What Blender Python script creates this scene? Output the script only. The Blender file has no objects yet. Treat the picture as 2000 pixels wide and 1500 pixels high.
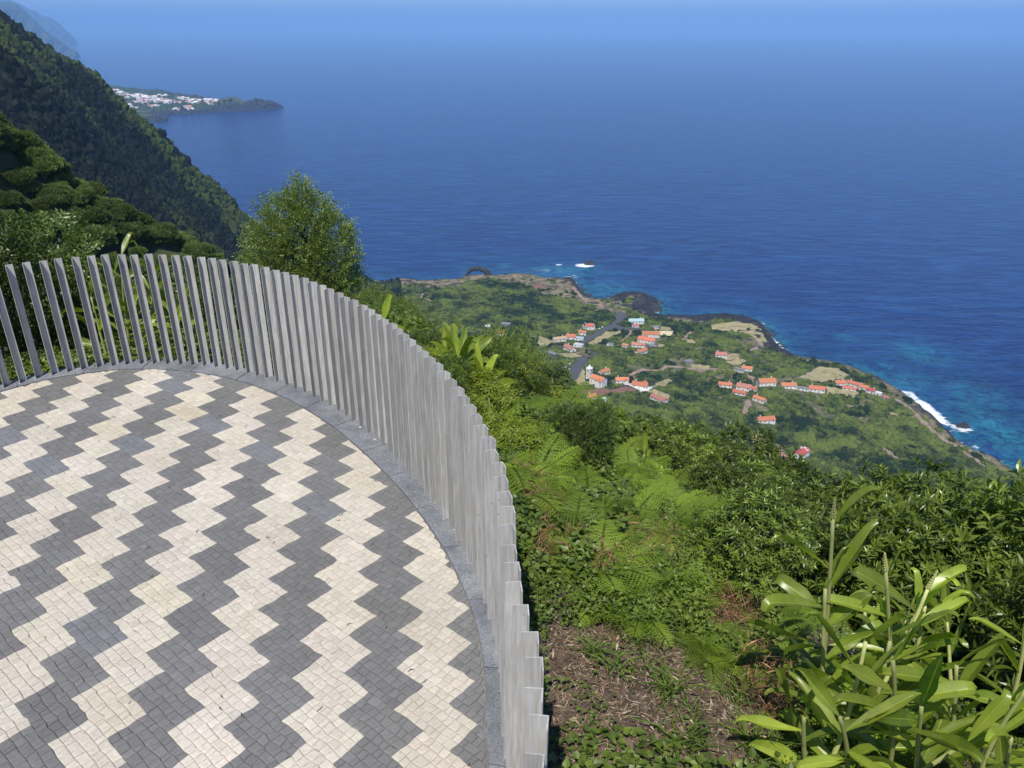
import bpy, math, random
import numpy as np
from mathutils import Vector, geometry

scene = bpy.context.scene
R = math.radians
# ---------------------------------------------------------------- camera
PITCH = R(24.6); FPX = 1535.0; EYE = np.array([0.0, 0.0, 3.0])
cam_d = bpy.data.cameras.new('camera'); cam = bpy.data.objects.new('camera', cam_d)
scene.collection.objects.link(cam); scene.camera = cam
cam.location = EYE; cam.rotation_euler = (R(90) - PITCH, 0, 0)
cam_d.sensor_width = 36; cam_d.lens = 36 * FPX / 2000.0
cam_d.clip_start = 0.05; cam_d.clip_end = 400000
# ---------------------------------------------------------------- sky, sun, exposure
SUN_EL = R(60); SUN_AZ = R(192)          # compass style, clockwise from +Y
world = bpy.data.worlds.new('World'); scene.world = world; world.use_nodes = True
wn = world.node_tree; wn.nodes.clear()
sky = wn.nodes.new('ShaderNodeTexSky'); sky.sky_type = 'NISHITA'; sky.sun_disc = False
sky.sun_elevation = SUN_EL; sky.sun_rotation = SUN_AZ
sky.altitude = 400; sky.air_density = 1.0; sky.dust_density = 0.0; sky.ozone_density = 2.0
bg = wn.nodes.new('ShaderNodeBackground'); bg.inputs['Strength'].default_value = 0.1
wo = wn.nodes.new('ShaderNodeOutputWorld')
stint = wn.nodes.new('ShaderNodeMix'); stint.data_type = 'RGBA'; stint.blend_type = 'MULTIPLY'; stint.inputs[0].default_value = 1.0
stint.inputs[7].default_value = (0.72, 0.90, 1.20, 1)
wn.links.new(sky.outputs[0], stint.inputs[6]); wn.links.new(stint.outputs[2], bg.inputs[0]); wn.links.new(bg.outputs[0], wo.inputs[0])
sun_d = bpy.data.lights.new('sun', 'SUN'); sun = bpy.data.objects.new('sun', sun_d)
scene.collection.objects.link(sun)
sun_d.energy = 5.0; sun_d.angle = R(0.53); sun_d.color = (1.0, 0.955, 0.88)
to_sun = Vector((math.sin(SUN_AZ) * math.cos(SUN_EL), math.cos(SUN_AZ) * math.cos(SUN_EL), math.sin(SUN_EL)))
sun.rotation_euler = to_sun.to_track_quat('Z', 'Y').to_euler(); sun.location = to_sun * 50
scene.view_settings.view_transform = 'Standard'; scene.view_settings.look = 'None'
scene.view_settings.exposure = 0.0; scene.view_settings.gamma = 1.0
scene.cycles.max_bounces = 8; scene.cycles.diffuse_bounces = 3; scene.cycles.glossy_bounces = 2
scene.cycles.transmission_bounces = 4; scene.cycles.volume_bounces = 1; scene.cycles.transparent_max_bounces = 6
scene.cycles.caustics_reflective = False; scene.cycles.caustics_refractive = False

rng = np.random.default_rng(7); random.seed(7)
col = scene.collection
# ---------------------------------------------------------------- helpers
_f = np.array([0, math.cos(PITCH), -math.sin(PITCH)]); _u = np.array([0, math.sin(PITCH), math.cos(PITCH)])
def ray(px, py):
    return _f + (px - 1000) / FPX * np.array([1., 0, 0]) - (py - 750) / FPX * _u
def at_z(px, py, z):
    d = ray(px, py); return EYE + d * ((z - EYE[2]) / d[2])
def at_y(px, py, y):
    d = ray(px, py); return EYE + d * (y / d[1])
def to_px(P):
    P = np.asarray(P, float) - EYE; d = P @ _f
    return 1000 + FPX * P[..., 0] / d, 750 - FPX * (P @ _u) / d
def smooth(a, b, x):
    t = np.clip((np.asarray(x, float) - a) / (b - a), 0, 1); return t * t * (3 - 2 * t)
def _h(ix, iy, s):
    n = (ix.astype(np.int64) * 374761393 + iy.astype(np.int64) * 668265263 + s * 1274126177) & 0xffffffff
    n = ((n ^ (n >> 13)) * 1274126177) & 0xffffffff
    return ((n ^ (n >> 16)) & 0xffff) / 65535.0
def vn(x, y, s=0):
    x = np.asarray(x, float); y = np.asarray(y, float)
    ix = np.floor(x); iy = np.floor(y); fx = x - ix; fy = y - iy
    fx = fx * fx * (3 - 2 * fx); fy = fy * fy * (3 - 2 * fy)
    a = _h(ix, iy, s); b = _h(ix + 1, iy, s); c = _h(ix, iy + 1, s); d = _h(ix + 1, iy + 1, s)
    return (a * (1 - fx) + b * fx) * (1 - fy) + (c * (1 - fx) + d * fx) * fy
def fbm(x, y, s=0, o=4):
    r = 0; a = 0.5; t = 0
    for k in range(o):
        r = r + a * vn(x, y, s + k * 17); t += a; a *= 0.5; x = np.asarray(x) * 2.03 + 3.1; y = np.asarray(y) * 2.03 - 1.7
    return r / t
def inpoly(x, y, poly):
    x = np.asarray(x, float); y = np.asarray(y, float); c = np.zeros(x.shape, bool)
    n = len(poly)
    for i in range(n):
        x1, y1 = poly[i]; x2, y2 = poly[(i + 1) % n]
        if y1 == y2: continue
        m = ((y1 > y) != (y2 > y)) & (x < (x2 - x1) * (y - y1) / (y2 - y1) + x1)
        c ^= m
    return c
def distpoly(x, y, poly, closed=True):
    x = np.asarray(x, float); y = np.asarray(y, float); d = np.full(x.shape, 1e9)
    n = len(poly)
    for i in range(n if closed else n - 1):
        x1, y1 = poly[i]; x2, y2 = poly[(i + 1) % n]
        dx, dy = x2 - x1, y2 - y1; L = dx * dx + dy * dy + 1e-9
        t = np.clip(((x - x1) * dx + (y - y1) * dy) / L, 0, 1)
        d = np.minimum(d, np.hypot(x - x1 - t * dx, y - y1 - t * dy))
    return d
def norm(v):
    return v / np.maximum(np.linalg.norm(v, axis=-1, keepdims=True), 1e-9)

def tag(o, label=None, cat=None, group=None, kind=None):
    if label: o['label'] = label
    if cat: o['category'] = cat
    if group: o['group'] = group
    if kind: o['kind'] = kind
    return o
def link(o, parent=None):
    col.objects.link(o)
    if parent: o.parent = parent
    return o
def empty(name, loc=(0, 0, 0), rz=0.0):
    o = bpy.data.objects.new(name, None); o.location = loc; o.rotation_euler = (0, 0, rz); o.empty_display_size = 0.2
    return link(o)
def np_mesh(name, V, F, mat, tint=None, smooth_f=False, mats=None, midx=None):
    """V (n,3); F array (m,k) or list of arrays with differing k; tint (n,) or (n,3) point colour"""
    me = bpy.data.meshes.new(name)
    V = np.asarray(V, np.float32)
    if isinstance(F, np.ndarray): F = [F]
    F = [np.asarray(f, np.int32) for f in F if len(f)]
    me.vertices.add(len(V)); me.vertices.foreach_set('co', V.ravel())
    loops = np.concatenate([f.ravel() for f in F]); me.loops.add(len(loops)); me.loops.foreach_set('vertex_index', loops)
    cnt = np.concatenate([np.full(len(f), f.shape[1], np.int32) for f in F])
    st = np.concatenate([[0], np.cumsum(cnt)[:-1]]).astype(np.int32)
    me.polygons.add(len(cnt)); me.polygons.foreach_set('loop_start', st)
    try: me.polygons.foreach_set('loop_total', cnt)
    except Exception: pass
    me.polygons.foreach_set('use_smooth', np.full(len(cnt), smooth_f))
    if tint is not None:
        tint = np.asarray(tint, np.float32)
        if tint.ndim == 1: tint = np.stack([tint] * 3, 1)
        a = me.attributes.new('tint', 'FLOAT_COLOR', 'POINT')
        a.data.foreach_set('color', np.concatenate([tint, np.ones((len(tint), 1), np.float32)], 1).ravel())
    for m in (mats or [mat]): me.materials.append(m)
    if midx is not None: me.polygons.foreach_set('material_index', np.asarray(midx, np.int32))
    me.update(calc_edges=True); me.validate()
    return me
def obj(name, me, parent=None, loc=None):
    o = bpy.data.objects.new(name, me)
    if loc is not None: o.location = loc
    return link(o, parent)
def copy_tree(o, parent=None):
    c = o.copy(); link(c); c.parent = parent
    for ch in list(o.children): copy_tree(ch, c)
    return c
class MB:
    """collects vertices and faces for one mesh"""
    def __init__(s): s.v = []; s.q = []; s.t = []; s.c = []; s.n = 0
    def add(s, V, Q=None, T=None, c=None):
        V = np.asarray(V, float).reshape(-1, 3)
        if Q is not None and len(Q): s.q.append(np.asarray(Q) + s.n)
        if T is not None and len(T): s.t.append(np.asarray(T) + s.n)
        s.v.append(V); s.n += len(V)
        c = 0.5 if c is None else c; c = np.asarray(c, float)
        if c.ndim == 1 and len(c) != 3: c = c[:, None]
        cc = np.broadcast_to(c, (len(V), 3))
        s.c.append(cc); return s
    def box(s, cx, cy, cz, sx, sy, sz, rz=0, c=None):
        x, y, z = sx / 2, sy / 2, sz / 2
        V = np.array([[-x, -y, -z], [x, -y, -z], [x, y, -z], [-x, y, -z], [-x, -y, z], [x, -y, z], [x, y, z], [-x, y, z]])
        ca, sa = math.cos(rz), math.sin(rz)
        V = np.stack([V[:, 0] * ca - V[:, 1] * sa + cx, V[:, 0] * sa + V[:, 1] * ca + cy, V[:, 2] + cz], 1)
        return s.add(V, [[0, 3, 2, 1], [4, 5, 6, 7], [0, 1, 5, 4], [1, 2, 6, 5], [2, 3, 7, 6], [3, 0, 4, 7]], c=c)
    def tube(s, P, r, sides=7, c=None):
        P = np.asarray(P, float); r = np.broadcast_to(r, (len(P),)); T = norm(np.gradient(P, axis=0))
        ref = np.where(np.abs(T[:, 2:3]) > 0.9, [[1., 0, 0]], [[0, 0, 1.]]); A = norm(np.cross(T, ref)); B = np.cross(T, A)
        a = np.arange(sides) * 2 * math.pi / sides
        V = P[:, None] + r[:, None, None] * (np.cos(a)[None, :, None] * A[:, None] + np.sin(a)[None, :, None] * B[:, None])
        n = len(P); i = np.arange(n - 1)[:, None] * sides; j = np.arange(sides)[None]; k = (j + 1) % sides
        Q = np.stack([i + j, i + k, i + k + sides, i + j + sides], -1).reshape(-1, 4)
        V = np.concatenate([V.reshape(-1, 3), P[-1:]]); T3 = np.stack([(n - 1) * sides + j[0], (n - 1) * sides + k[0], np.full(sides, n * sides)], 1)
        return s.add(V, Q, T3, c)
    def mesh(s, name, mat, smooth_f=False):
        F = []
        if s.q: F.append(np.concatenate(s.q))
        if s.t: F.append(np.concatenate(s.t))
        return np_mesh(name, np.concatenate(s.v), F, mat, np.concatenate(s.c), smooth_f)

# ---------------------------------------------------------------- materials
def nodes(name):
    m = bpy.data.materials.new(name); m.use_nodes = True; nt = m.node_tree
    b = nt.nodes['Principled BSDF']; return m, nt, b
def noise(nt, scale, detail=4, rough=0.55, vec=None, dist=0.0):
    n = nt.nodes.new('ShaderNodeTexNoise'); n.inputs['Scale'].default_value = scale; n.inputs['Detail'].default_value = detail
    n.inputs['Roughness'].default_value = rough; n.inputs['Distortion'].default_value = dist
    if vec is not None: nt.links.new(vec, n.inputs['Vector'])
    return n
def ramp(nt, fac, stops):
    r = nt.nodes.new('ShaderNodeValToRGB'); e = r.color_ramp.elements
    while len(e) > 1: e.remove(e[0])
    e[0].position = stops[0][0]; e[0].color = (*stops[0][1], 1) if len(stops[0][1]) == 3 else stops[0][1]
    for p, c in stops[1:]:
        k = e.new(p); k.color = (*c, 1)
    nt.links.new(fac, r.inputs[0]); return r
def mix(nt, a, b, fac, mode='MIX'):
    n = nt.nodes.new('ShaderNodeMix'); n.data_type = 'RGBA'; n.blend_type = mode
    for s, v in ((0, fac), (6, a), (7, b)):
        if hasattr(v, 'is_linked') or isinstance(v, bpy.types.NodeSocket): nt.links.new(v, n.inputs[s])
        elif s == 0: n.inputs[0].default_value = v
        else: n.inputs[s].default_value = (*v, 1)
    return n.outputs[2]
def bump(nt, b, h, strength=0.4, dist=0.02):
    n = nt.nodes.new('ShaderNodeBump'); n.inputs['Strength'].default_value = strength; n.inputs['Distance'].default_value = dist
    nt.links.new(h, n.inputs['Height']); nt.links.new(n.outputs[0], b.inputs['Normal']); return n
def coords(nt, kind='Object'):
    return nt.nodes.new('ShaderNodeTexCoord').outputs[kind]
def tint(nt):
    a = nt.nodes.new('ShaderNodeAttribute'); a.attribute_name = 'tint'; return a

def leaf_mat(name, dark, light, rough=0.45, trans=0.25, tcol=None, spec=0.4):
    """dark..light by the tint of each leaf, a little by the whole plant"""
    m, nt, b = nodes(name); a = tint(nt)
    c = mix(nt, dark, light, a.outputs['Fac'])
    oi = nt.nodes.new('ShaderNodeObjectInfo')
    mr = nt.nodes.new('ShaderNodeMapRange'); mr.inputs[3].default_value = 0.66; mr.inputs[4].default_value = 1.30
    nt.links.new(oi.outputs['Random'], mr.inputs[0])
    hs = nt.nodes.new('ShaderNodeHueSaturation'); nt.links.new(c, hs.inputs['Color']); nt.links.new(mr.outputs[0], hs.inputs['Value'])
    nt.links.new(hs.outputs[0], b.inputs['Base Color']); b.inputs['Roughness'].default_value = rough
    b.inputs['Specular IOR Level'].default_value = spec
    if trans > 0:
        t = nt.nodes.new('ShaderNodeBsdfTranslucent'); g = mix(nt, hs.outputs[0], tcol or (1.0, 1.0, 0.35), 1.0, 'MULTIPLY')
        g2 = mix(nt, g, (1.7, 1.7, 1.2), 1.0, 'MULTIPLY'); nt.links.new(g2, t.inputs[0])
        ms = nt.nodes.new('ShaderNodeMixShader'); ms.inputs[0].default_value = trans
        nt.links.new(b.outputs[0], ms.inputs[1]); nt.links.new(t.outputs[0], ms.inputs[2])
        nt.links.new(ms.outputs[0], nt.nodes['Material Output'].inputs[0])
    return m
def rough_mat(name, stops, scale, rough=0.9, bstr=0.5, bdist=0.02, detail=6, use_tint=False):
    m, nt, b = nodes(name); v = coords(nt); n = noise(nt, scale, detail, 0.6, v)
    c = ramp(nt, n.outputs[0], stops).outputs[0]
    if use_tint: c = mix(nt, c, tint(nt).outputs[0], 1.0, 'MULTIPLY')
    nt.links.new(c, b.inputs['Base Color']); b.inputs['Roughness'].default_value = rough
    if bstr: bump(nt, b, n.outputs[0], bstr, bdist)
    return m
def tint_mat(name, scale=8, amt=0.25, rough=0.85, bstr=0.3, bdist=0.01, spec=0.3):
    """colour comes from each piece's own tint, mottled by noise"""
    m, nt, b = nodes(name); n = noise(nt, scale, 6, 0.65, coords(nt))
    r = ramp(nt, n.outputs[0], [(0.25, (1 - amt,) * 3), (0.75, (1 + amt * 0.6,) * 3)])
    c = mix(nt, tint(nt).outputs[0], r.outputs[0], 1.0, 'MULTIPLY')
    nt.links.new(c, b.inputs['Base Color']); b.inputs['Roughness'].default_value = rough
    b.inputs['Specular IOR Level'].default_value = spec
    if bstr: bump(nt, b, n.outputs[0], bstr, bdist)
    return m

M = {}
M['soil'] = rough_mat('soil', [(0.3, (0.035, 0.024, 0.016)), (0.5, (0.10, 0.072, 0.05)), (0.72, (0.20, 0.15, 0.105))], 14, 0.95, 0.9, 0.03)
M['bark'] = rough_mat('bark', [(0.3, (0.05, 0.04, 0.03)), (0.7, (0.19, 0.155, 0.12))], 20, 0.9, 0.6, 0.01)
M['laurel'] = leaf_mat('laurel_leaf', (0.016, 0.040, 0.007), (0.20, 0.27, 0.040), 0.33, 0.25)
M['olive'] = leaf_mat('small_leaf', (0.065, 0.115, 0.022), (0.33, 0.41, 0.11), 0.42, 0.25)
M['lime'] = leaf_mat('lime_leaf', (0.07, 0.12, 0.012), (0.32, 0.38, 0.045), 0.4, 0.3)
M['heath'] = leaf_mat('heath_leaf', (0.08, 0.11, 0.01), (0.27, 0.30, 0.02), 0.5, 0.25)
M['hedge'] = leaf_mat('hedge_leaf', (0.03, 0.058, 0.013), (0.14, 0.20, 0.04), 0.38, 0.22)
M['fern'] = leaf_mat('fern_frond', (0.07, 0.13, 0.010), (0.30, 0.42, 0.045), 0.5, 0.3)
M['ginger'] = leaf_mat('ginger_leaf', (0.035, 0.095, 0.008), (0.42, 0.50, 0.07), 0.32, 0.42, (1.0, 1.0, 0.3), 0.5)
def add_spots(m, c2, lo=.62, hi=.72, scale=22):
    nt = m.node_tree; b = nt.nodes['Principled BSDF']; l = b.inputs['Base Color'].links[0]; src = l.from_socket
    n = noise(nt, scale, 4, .6, coords(nt)); n2 = noise(nt, scale * .3, 5, .6, coords(nt))
    c = mix(nt, src, ramp(nt, n2.outputs[0], [(.3, (.72, .76, .7)), (.7, (1.2, 1.15, 1.1))]).outputs[0], 1.0, 'MULTIPLY')
    c = mix(nt, c, c2, ramp(nt, n.outputs[0], [(lo, (0, 0, 0)), (hi, (.7, .7, .7))]).outputs[0]); nt.links.new(c, b.inputs['Base Color'])
add_spots(M['ginger'], (0.24, 0.20, 0.07), .60, .74); add_spots(M['fern'], (0.20, 0.15, 0.05), .66, .76, 4)
M['gstem'] = leaf_mat('ginger_stem', (0.22, 0.22, 0.06), (0.42, 0.44, 0.16), 0.45, 0.0)
M['creeper'] = leaf_mat('creeper_leaf', (0.045, 0.080, 0.012), (0.20, 0.27, 0.04), 0.45, 0.25)
M['grass'] = leaf_mat('grass_blade', (0.07, 0.12, 0.02), (0.22, 0.30, 0.07), 0.5, 0.25)
M['dry'] = tint_mat('dry_litter', 30, 0.3, 0.85, 0, 0)
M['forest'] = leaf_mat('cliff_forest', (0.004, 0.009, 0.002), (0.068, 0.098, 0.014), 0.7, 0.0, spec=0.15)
M['spurleaf'] = leaf_mat('hill_shrub_leaf', (0.055, 0.09, 0.022), (0.19, 0.26, 0.07), 0.6, 0.2, spec=0.2)
M['scrub'] = leaf_mat('lowland_scrub', (0.008, 0.019, 0.005), (0.105, 0.135, 0.024), 0.8, 0.0, spec=0.1)
M['lava'] = rough_mat('lava_rock', [(0.3, (0.012, 0.012, 0.014)), (0.6, (0.045, 0.043, 0.045)), (0.8, (0.09, 0.085, 0.08))], 0.25, 0.9, 1.0, 1.0)
M['asphalt'] = rough_mat('asphalt', [(0.3, (0.055, 0.057, 0.065)), (0.7, (0.095, 0.097, 0.105))], 0.3, 0.9, 0, 0)
M['dirt'] = rough_mat('dirt_track', [(0.3, (0.20, 0.14, 0.10)), (0.7, (0.36, 0.27, 0.20))], 0.15, 0.95, 0, 0)
M['ploughed'] = rough_mat('red_earth', [(0.3, (0.15, 0.075, 0.048)), (0.7, (0.26, 0.14, 0.09))], 0.2, 0.95, 0, 0)
M['dryfield'] = rough_mat('dry_field', [(0.25, (0.13, 0.15, 0.05)), (0.45, (0.30, 0.26, 0.12)), (0.75, (0.46, 0.38, 0.22))], 0.12, 0.95, 0, 0)
M['pale'] = rough_mat('pale_terrace', [(0.3, (0.50, 0.48, 0.42)), (0.7, (0.72, 0.70, 0.64))], 0.4, 0.8, 0, 0)
M['cream'] = rough_mat('cream_terrace', [(0.3, (0.55, 0.48, 0.28)), (0.7, (0.72, 0.64, 0.40))], 0.4, 0.8, 0, 0)
M['wall'] = tint_mat('plaster_wall', 0.6, 0.06, 0.85, 0, 0)
M['roof'] = tint_mat('tile_roof', 0.7, 0.22, 0.85, 0.4, 0.05)
M['window'] = rough_mat('window_glass', [(0.3, (0.02, 0.025, 0.03)), (0.7, (0.05, 0.06, 0.07))], 2, 0.15, 0, 0)
M['wood'] = rough_mat('painted_door', [(0.3, (0.06, 0.045, 0.035)), (0.7, (0.12, 0.08, 0.06))], 2, 0.6, 0, 0)
M['stonewall'] = rough_mat('field_wall_stone', [(0.3, (0.03, 0.03, 0.03)), (0.7, (0.11, 0.10, 0.09))], 1.2, 0.95, 0.5, 0.2)
M['carpaint'] = tint_mat('car_paint', 1, 0.05, 0.25, 0, 0, 0.6)

# ================================================================ terrain
SEA = -395.0; RE = 7.4e6
SHORE_PX = [(745, 556), (790, 550), (830, 555), (880, 553), (912, 546), (945, 543), (965, 545), (990, 543), (1010, 539), (1040, 543), (1065, 549), (1095, 550),
            (1118, 546), (1122, 553), (1128, 562), (1140, 574), (1152, 588), (1168, 592), (1182, 590), (1195, 582), (1215, 578), (1240, 577), (1262, 581), (1284, 588),
            (1286, 602), (1272, 612), (1290, 621), (1320, 624), (1352, 624), (1380, 621), (1410, 619), (1440, 622), (1466, 627), (1492, 638), (1500, 655), (1515, 672),
            (1532, 690), (1560, 703), (1600, 710), (1640, 716), (1672, 727), (1700, 740), (1730, 753), (1760, 768), (1790, 790), (1812, 808), (1836, 826), (1854, 850),
            (1880, 872), (1915, 890), (1952, 905), (2010, 945), (2100, 1010), (2250, 1110)]
coast = [tuple(at_z(x, y, SEA)[:2]) for x, y in SHORE_PX]
coast = [(-1500, 1215), (-340, 1230), (-282, 1262), (-235, 1285)] + coast + [(700, 330), (900, 150), (1500, -100), (1500, -1500), (-1500, -1500)]
coast = [(float(a), float(b)) for a, b in coast]

# crest of the last great spur, read off its outline
SIL = [(-260, -150), (-120, -60), (0, 30), (80, 90), (165, 142), (235, 212), (300, 262), (330, 292), (378, 352), (440, 405), (475, 436), (520, 480), (600, 545), (650, 585)]
_s = np.array([at_y(x, y, 1200.0) for x, y in SIL]); SX, SZ = _s[:, 0], _s[:, 2] - 5.0
def crest(x):
    return np.interp(x, SX, SZ, left=SZ[0] + 40, right=SEA - 5) - np.maximum(0, x - SX[-1]) * 0.9
SPURS = [(1200, 0, 1.0), (1110, 12, .9), (1030, 2, 1.0), (930, 22, .9), (830, 40, 1.0), (700, 75, .95), (570, 130, 1.0), (420, 200, 1.0), (290, 262, 1.0)]
CX, CY = -3.7, 3.3
_th = np.radians(np.arange(-10, 107, 4.0))
_pp = np.polyval([-0.5003, 1.0163, 0.1073, -0.6846, 3.6124], _th); _pc = np.polyval([-0.6048, 1.3952, -0.2179, -0.712, 3.5136], _th)
def r_post(th): return np.interp(th, np.concatenate([[-math.pi, -2.4, -1.3, -.87, -.61, -.42, -.36, -.30, -.235], _th, [1.95, 2.2, math.pi]]), np.concatenate([[3.9, 4.6, 5.0, 4.88, 4.44, 4.125, 4.03, 3.93, 3.80], _pp, [3.2, 3.1, 3.9]]))
def r_kerb(th): return r_post(th) - np.interp(th, _th, _pp - _pc)
def plat_t(x, y):
    return np.hypot(x - CX, y - CY) - r_post(np.arctan2(y - CY, x - CX))
def h_near(x, y):
    t = np.maximum(plat_t(x, y), 0)
    be = np.degrees(np.arctan2(y - CY, x - CX)); lip = np.interp(be, [-40, 1, 9, 16, 34, 50, 180], [3.5, 3.4, 2.6, 1.95, 1.95, 2.8, 2.8])
    z = -0.10 - 0.22 * np.minimum(t, 1.4) - 0.42 * np.clip(t - 1.4, 0, lip - 1.4) - np.interp(be, [20, 50], [1.04, .95]) * np.clip(t - lip, 0, 14) - 0.93 * np.clip(t - lip - 14, 0, None)
    left = smooth(0.3, 0.9, (-(x - CX)) / (np.hypot(x - CX, y - CY) + 1e-6))
    z = z + left * (0.93 * np.clip(t - 2.8, 0, 9)) * 0.75
    return z + (fbm(x * 1.3, y * 1.3, 3) - .5) * 0.25 * smooth(0.05, 0.6, t) + (fbm(x * 6, y * 6, 9) - .5) * 0.07 * smooth(0.03, .3, t)
# hill spur in the middle distance
MS = [at_y(x, y, d) for x, y, d in [(-260, 90, 96), (-120, 165, 100), (0, 248, 104), (50, 292, 106), (100, 322, 108), (200, 374, 110), (300, 424, 112), (380, 470, 114), (450, 503, 116), (560, 575, 120), (700, 680, 126), (860, 830, 134)]]
MS = np.array(MS); MS[:, 2] -= 2.2
def h_mid(x, y):
    yc = np.interp(x, MS[:, 0], MS[:, 1]); zc = np.interp(x, MS[:, 0], MS[:, 2], left=MS[0, 2] + 5, right=MS[-1, 2]) - np.maximum(0, x - MS[-1, 0]) * 1.1
    w = (fbm(x / 14, y / 14, 31) - .5) * 9
    d = np.abs(y - yc + w)
    return zc - np.where(y < yc, 0.62, 0.95) * np.sqrt(d * d + 9) + 1.9 + (fbm(x / 6, y / 6, 5) - .5) * 2.5
def h_big(x, y):
    x = np.asarray(x, float); y = np.asarray(y, float); sh = x.shape; x = x.ravel(); y = y.ravel()
    ins = inpoly(x, y, coast); dc = distpoly(x, y, coast)
    zf = SEA + 2.5 + 7.5 * smooth(0, 14, dc) + 0.05 * dc + 0.00012 * np.minimum(dc, 600) ** 2 + (fbm(x / 60, y / 60, 2) - .5) * 9 * smooth(10, 120, dc)
    z = np.where(ins, zf, SEA - 3 - 0.4 * dc)
    wob = (fbm(x / 70, y / 70, 12) - .5) * 46
    for Y, dx, k in SPURS:
        zz = crest(x + wob * (Y < 1150) + dx + (1200 - Y) * -0.60 + (Y < 1150) * (1200 - Y) * 0.02) * k - 0.78 * np.sqrt((y - Y + wob * 0.7) ** 2 + 90) * 1.35 + 12 + (Y < 1150) * -5
        z = np.maximum(z, np.where(y > Y, zz - 0.1 * (y - Y), zz))
    carve = (fbm((y + x * .30 + wob * .3) / 42, x / 210, 131, 3) - .5); z = z + carve * 85 * smooth(1190, 1130, y) * smooth(SEA + 30, SEA + 120, z) * smooth(150, 330, y)
    rr = np.hypot(x, y); cone = -9 - 0.93 * rr + (fbm(x / 40, y / 40, 21) - .5) * 30 * smooth(40, 140, rr)
    back = np.where(y < 0, -9 - 0.93 * np.maximum(x * 0.9 + y * 0.35, 0), -1e4)
    z = np.maximum(z, np.maximum(cone, back))
    return z.reshape(sh)
def h_all(x, y):
    x = np.asarray(x, float); y = np.asarray(y, float)
    h = h_big(x, y)
    m = (np.abs(x) < 260) & (y < 260)
    h = np.where(m, np.maximum(h, h_mid(x, y)), h)
    return np.where(np.hypot(x, y) < 60, np.maximum(h, h_near(x, y)), h)
def hit(px, py, lo=2.0, hi=2200.0, f=h_all):
    """walk along the sight line until it meets the ground"""
    d = ray(px, py); s = np.geomspace(lo, hi, 1500); P = EYE + d * s[:, None]
    g = P[:, 2] - f(P[:, 0], P[:, 1]); i = int(np.argmax(g < 0))
    if g[i] >= 0: i = len(s) - 1
    a, b = s[max(i - 1, 0)], s[i]; ga, gb = g[max(i - 1, 0)], g[i]
    t = a + (b - a) * (ga / (ga - gb) if ga != gb else 0)
    p = EYE + d * t; p[2] = float(f(np.array([p[0]]), np.array([p[1]]))[0]); return p
def h_far(x, y): return h_big(x, y)
def hitf(px, py): return hit(px, py, 300, 2200, h_far)

def grid_faces(nx, ny, keep=None):
    i = np.arange(ny - 1)[:, None] * nx + np.arange(nx - 1)[None]
    Q = np.stack([i, i + 1, i + nx + 1, i + nx], -1)
    return Q.reshape(-1, 4) if keep is None else Q[keep]

# ---- big terrain: cliffs and lowland
def ground_mat():
    m, nt, b = nodes('lowland_ground'); a = tint(nt); v = coords(nt)
    n1 = noise(nt, 0.08, 6, 0.65, v); n2 = noise(nt, 0.16, 7, 0.72, v)
    green = ramp(nt, n1.outputs[0], [(0.3, (0.030, 0.050, 0.017)), (0.5, (0.065, 0.09, 0.026)), (0.7, (0.13, 0.14, 0.05))]).outputs[0]
    dry = ramp(nt, n2.outputs[0], [(0.34, (0.035, 0.033, 0.028)), (0.44, (0.17, 0.14, 0.085)), (0.56, (0.27, 0.22, 0.135)), (0.7, (0.38, 0.33, 0.22))]).outputs[0]
    rock = ramp(nt, n2.outputs[0], [(0.35, (0.010, 0.010, 0.012)), (0.65, (0.05, 0.048, 0.05))]).outputs[0]
    sp = nt.nodes.new('ShaderNodeSeparateColor'); nt.links.new(a.outputs['Color'], sp.inputs[0])
    c = mix(nt, green, dry, sp.outputs[0]); c = mix(nt, c, rock, sp.outputs[1]); c = mix(nt, c, (0.012, 0.018, 0.007), sp.outputs[2])
    nt.links.new(c, b.inputs['Base Color']); b.inputs['Roughness'].default_value = 0.95
    b.inputs['Specular IOR Level'].default_value = 0.1
    bump(nt, b, n2.outputs[0], 0.8, 1.2); return m
M['ground'] = ground_mat()
def cover(x, y):
    """dry-grass share and bare-lava share of the lowland ground"""
    dc = distpoly(x, y, coast); ins = inpoly(x, y, coast); n = fbm(x / 25, y / 25, 8); n2 = fbm(x / 9, y / 9, 4)
    wd = np.where(x < 170, 62, np.where(x < 330, 40, 24)) * (0.35 + 1.3 * n)
    dry = smooth(wd + 9, wd - 9, dc) * ins
    u, v = x * .93 + y * .36, -x * .36 + y * .93; cu = np.floor(u / 24 + .35 * vn(v / 30, u / 60, 3)); cv = np.floor(v / 15 + .35 * vn(u / 30, v / 60, 4)); cell = _h(cu, cv, 91)
    vil = ((np.hypot((x - 190) / 165, (y - 900) / 130) < 1) | (np.hypot((x - 340) / 150, (y - 800) / 65) < 1)) & ins
    dry = np.maximum(dry, np.where(vil & (cell > .52), (cell - .45) * 1.1 * (.6 + .8 * n2), 0))
    wl = np.where(x < 160, 13, np.where(x < 235, 34, np.where(x < 370, 24, 11))) * (0.4 + 1.3 * n2)
    wl = np.where((x > 255) & (x < 345) & (y > 1000), wl + 18, wl)
    lava = np.maximum(smooth(wl + 4, wl - 4, dc), 1.0 * (1 - ins))
    n3 = fbm(x / 14, y / 14, 207); lava = np.maximum(lava, smooth(.60, .66, n3) * dry * (dc < 70) * .9); dry = dry * np.where((n3 < .38) & (dc > 12), .3, 1)
    return dry, lava, dc
gx = np.concatenate([np.arange(-1400, -500, 16), np.arange(-500, 640, 5.0), np.arange(640, 1300, 24)])
gy = np.concatenate([np.arange(-300, 380, 14), np.arange(380, 1380, 5.0), np.arange(1380, 1900, 20)])
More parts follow.
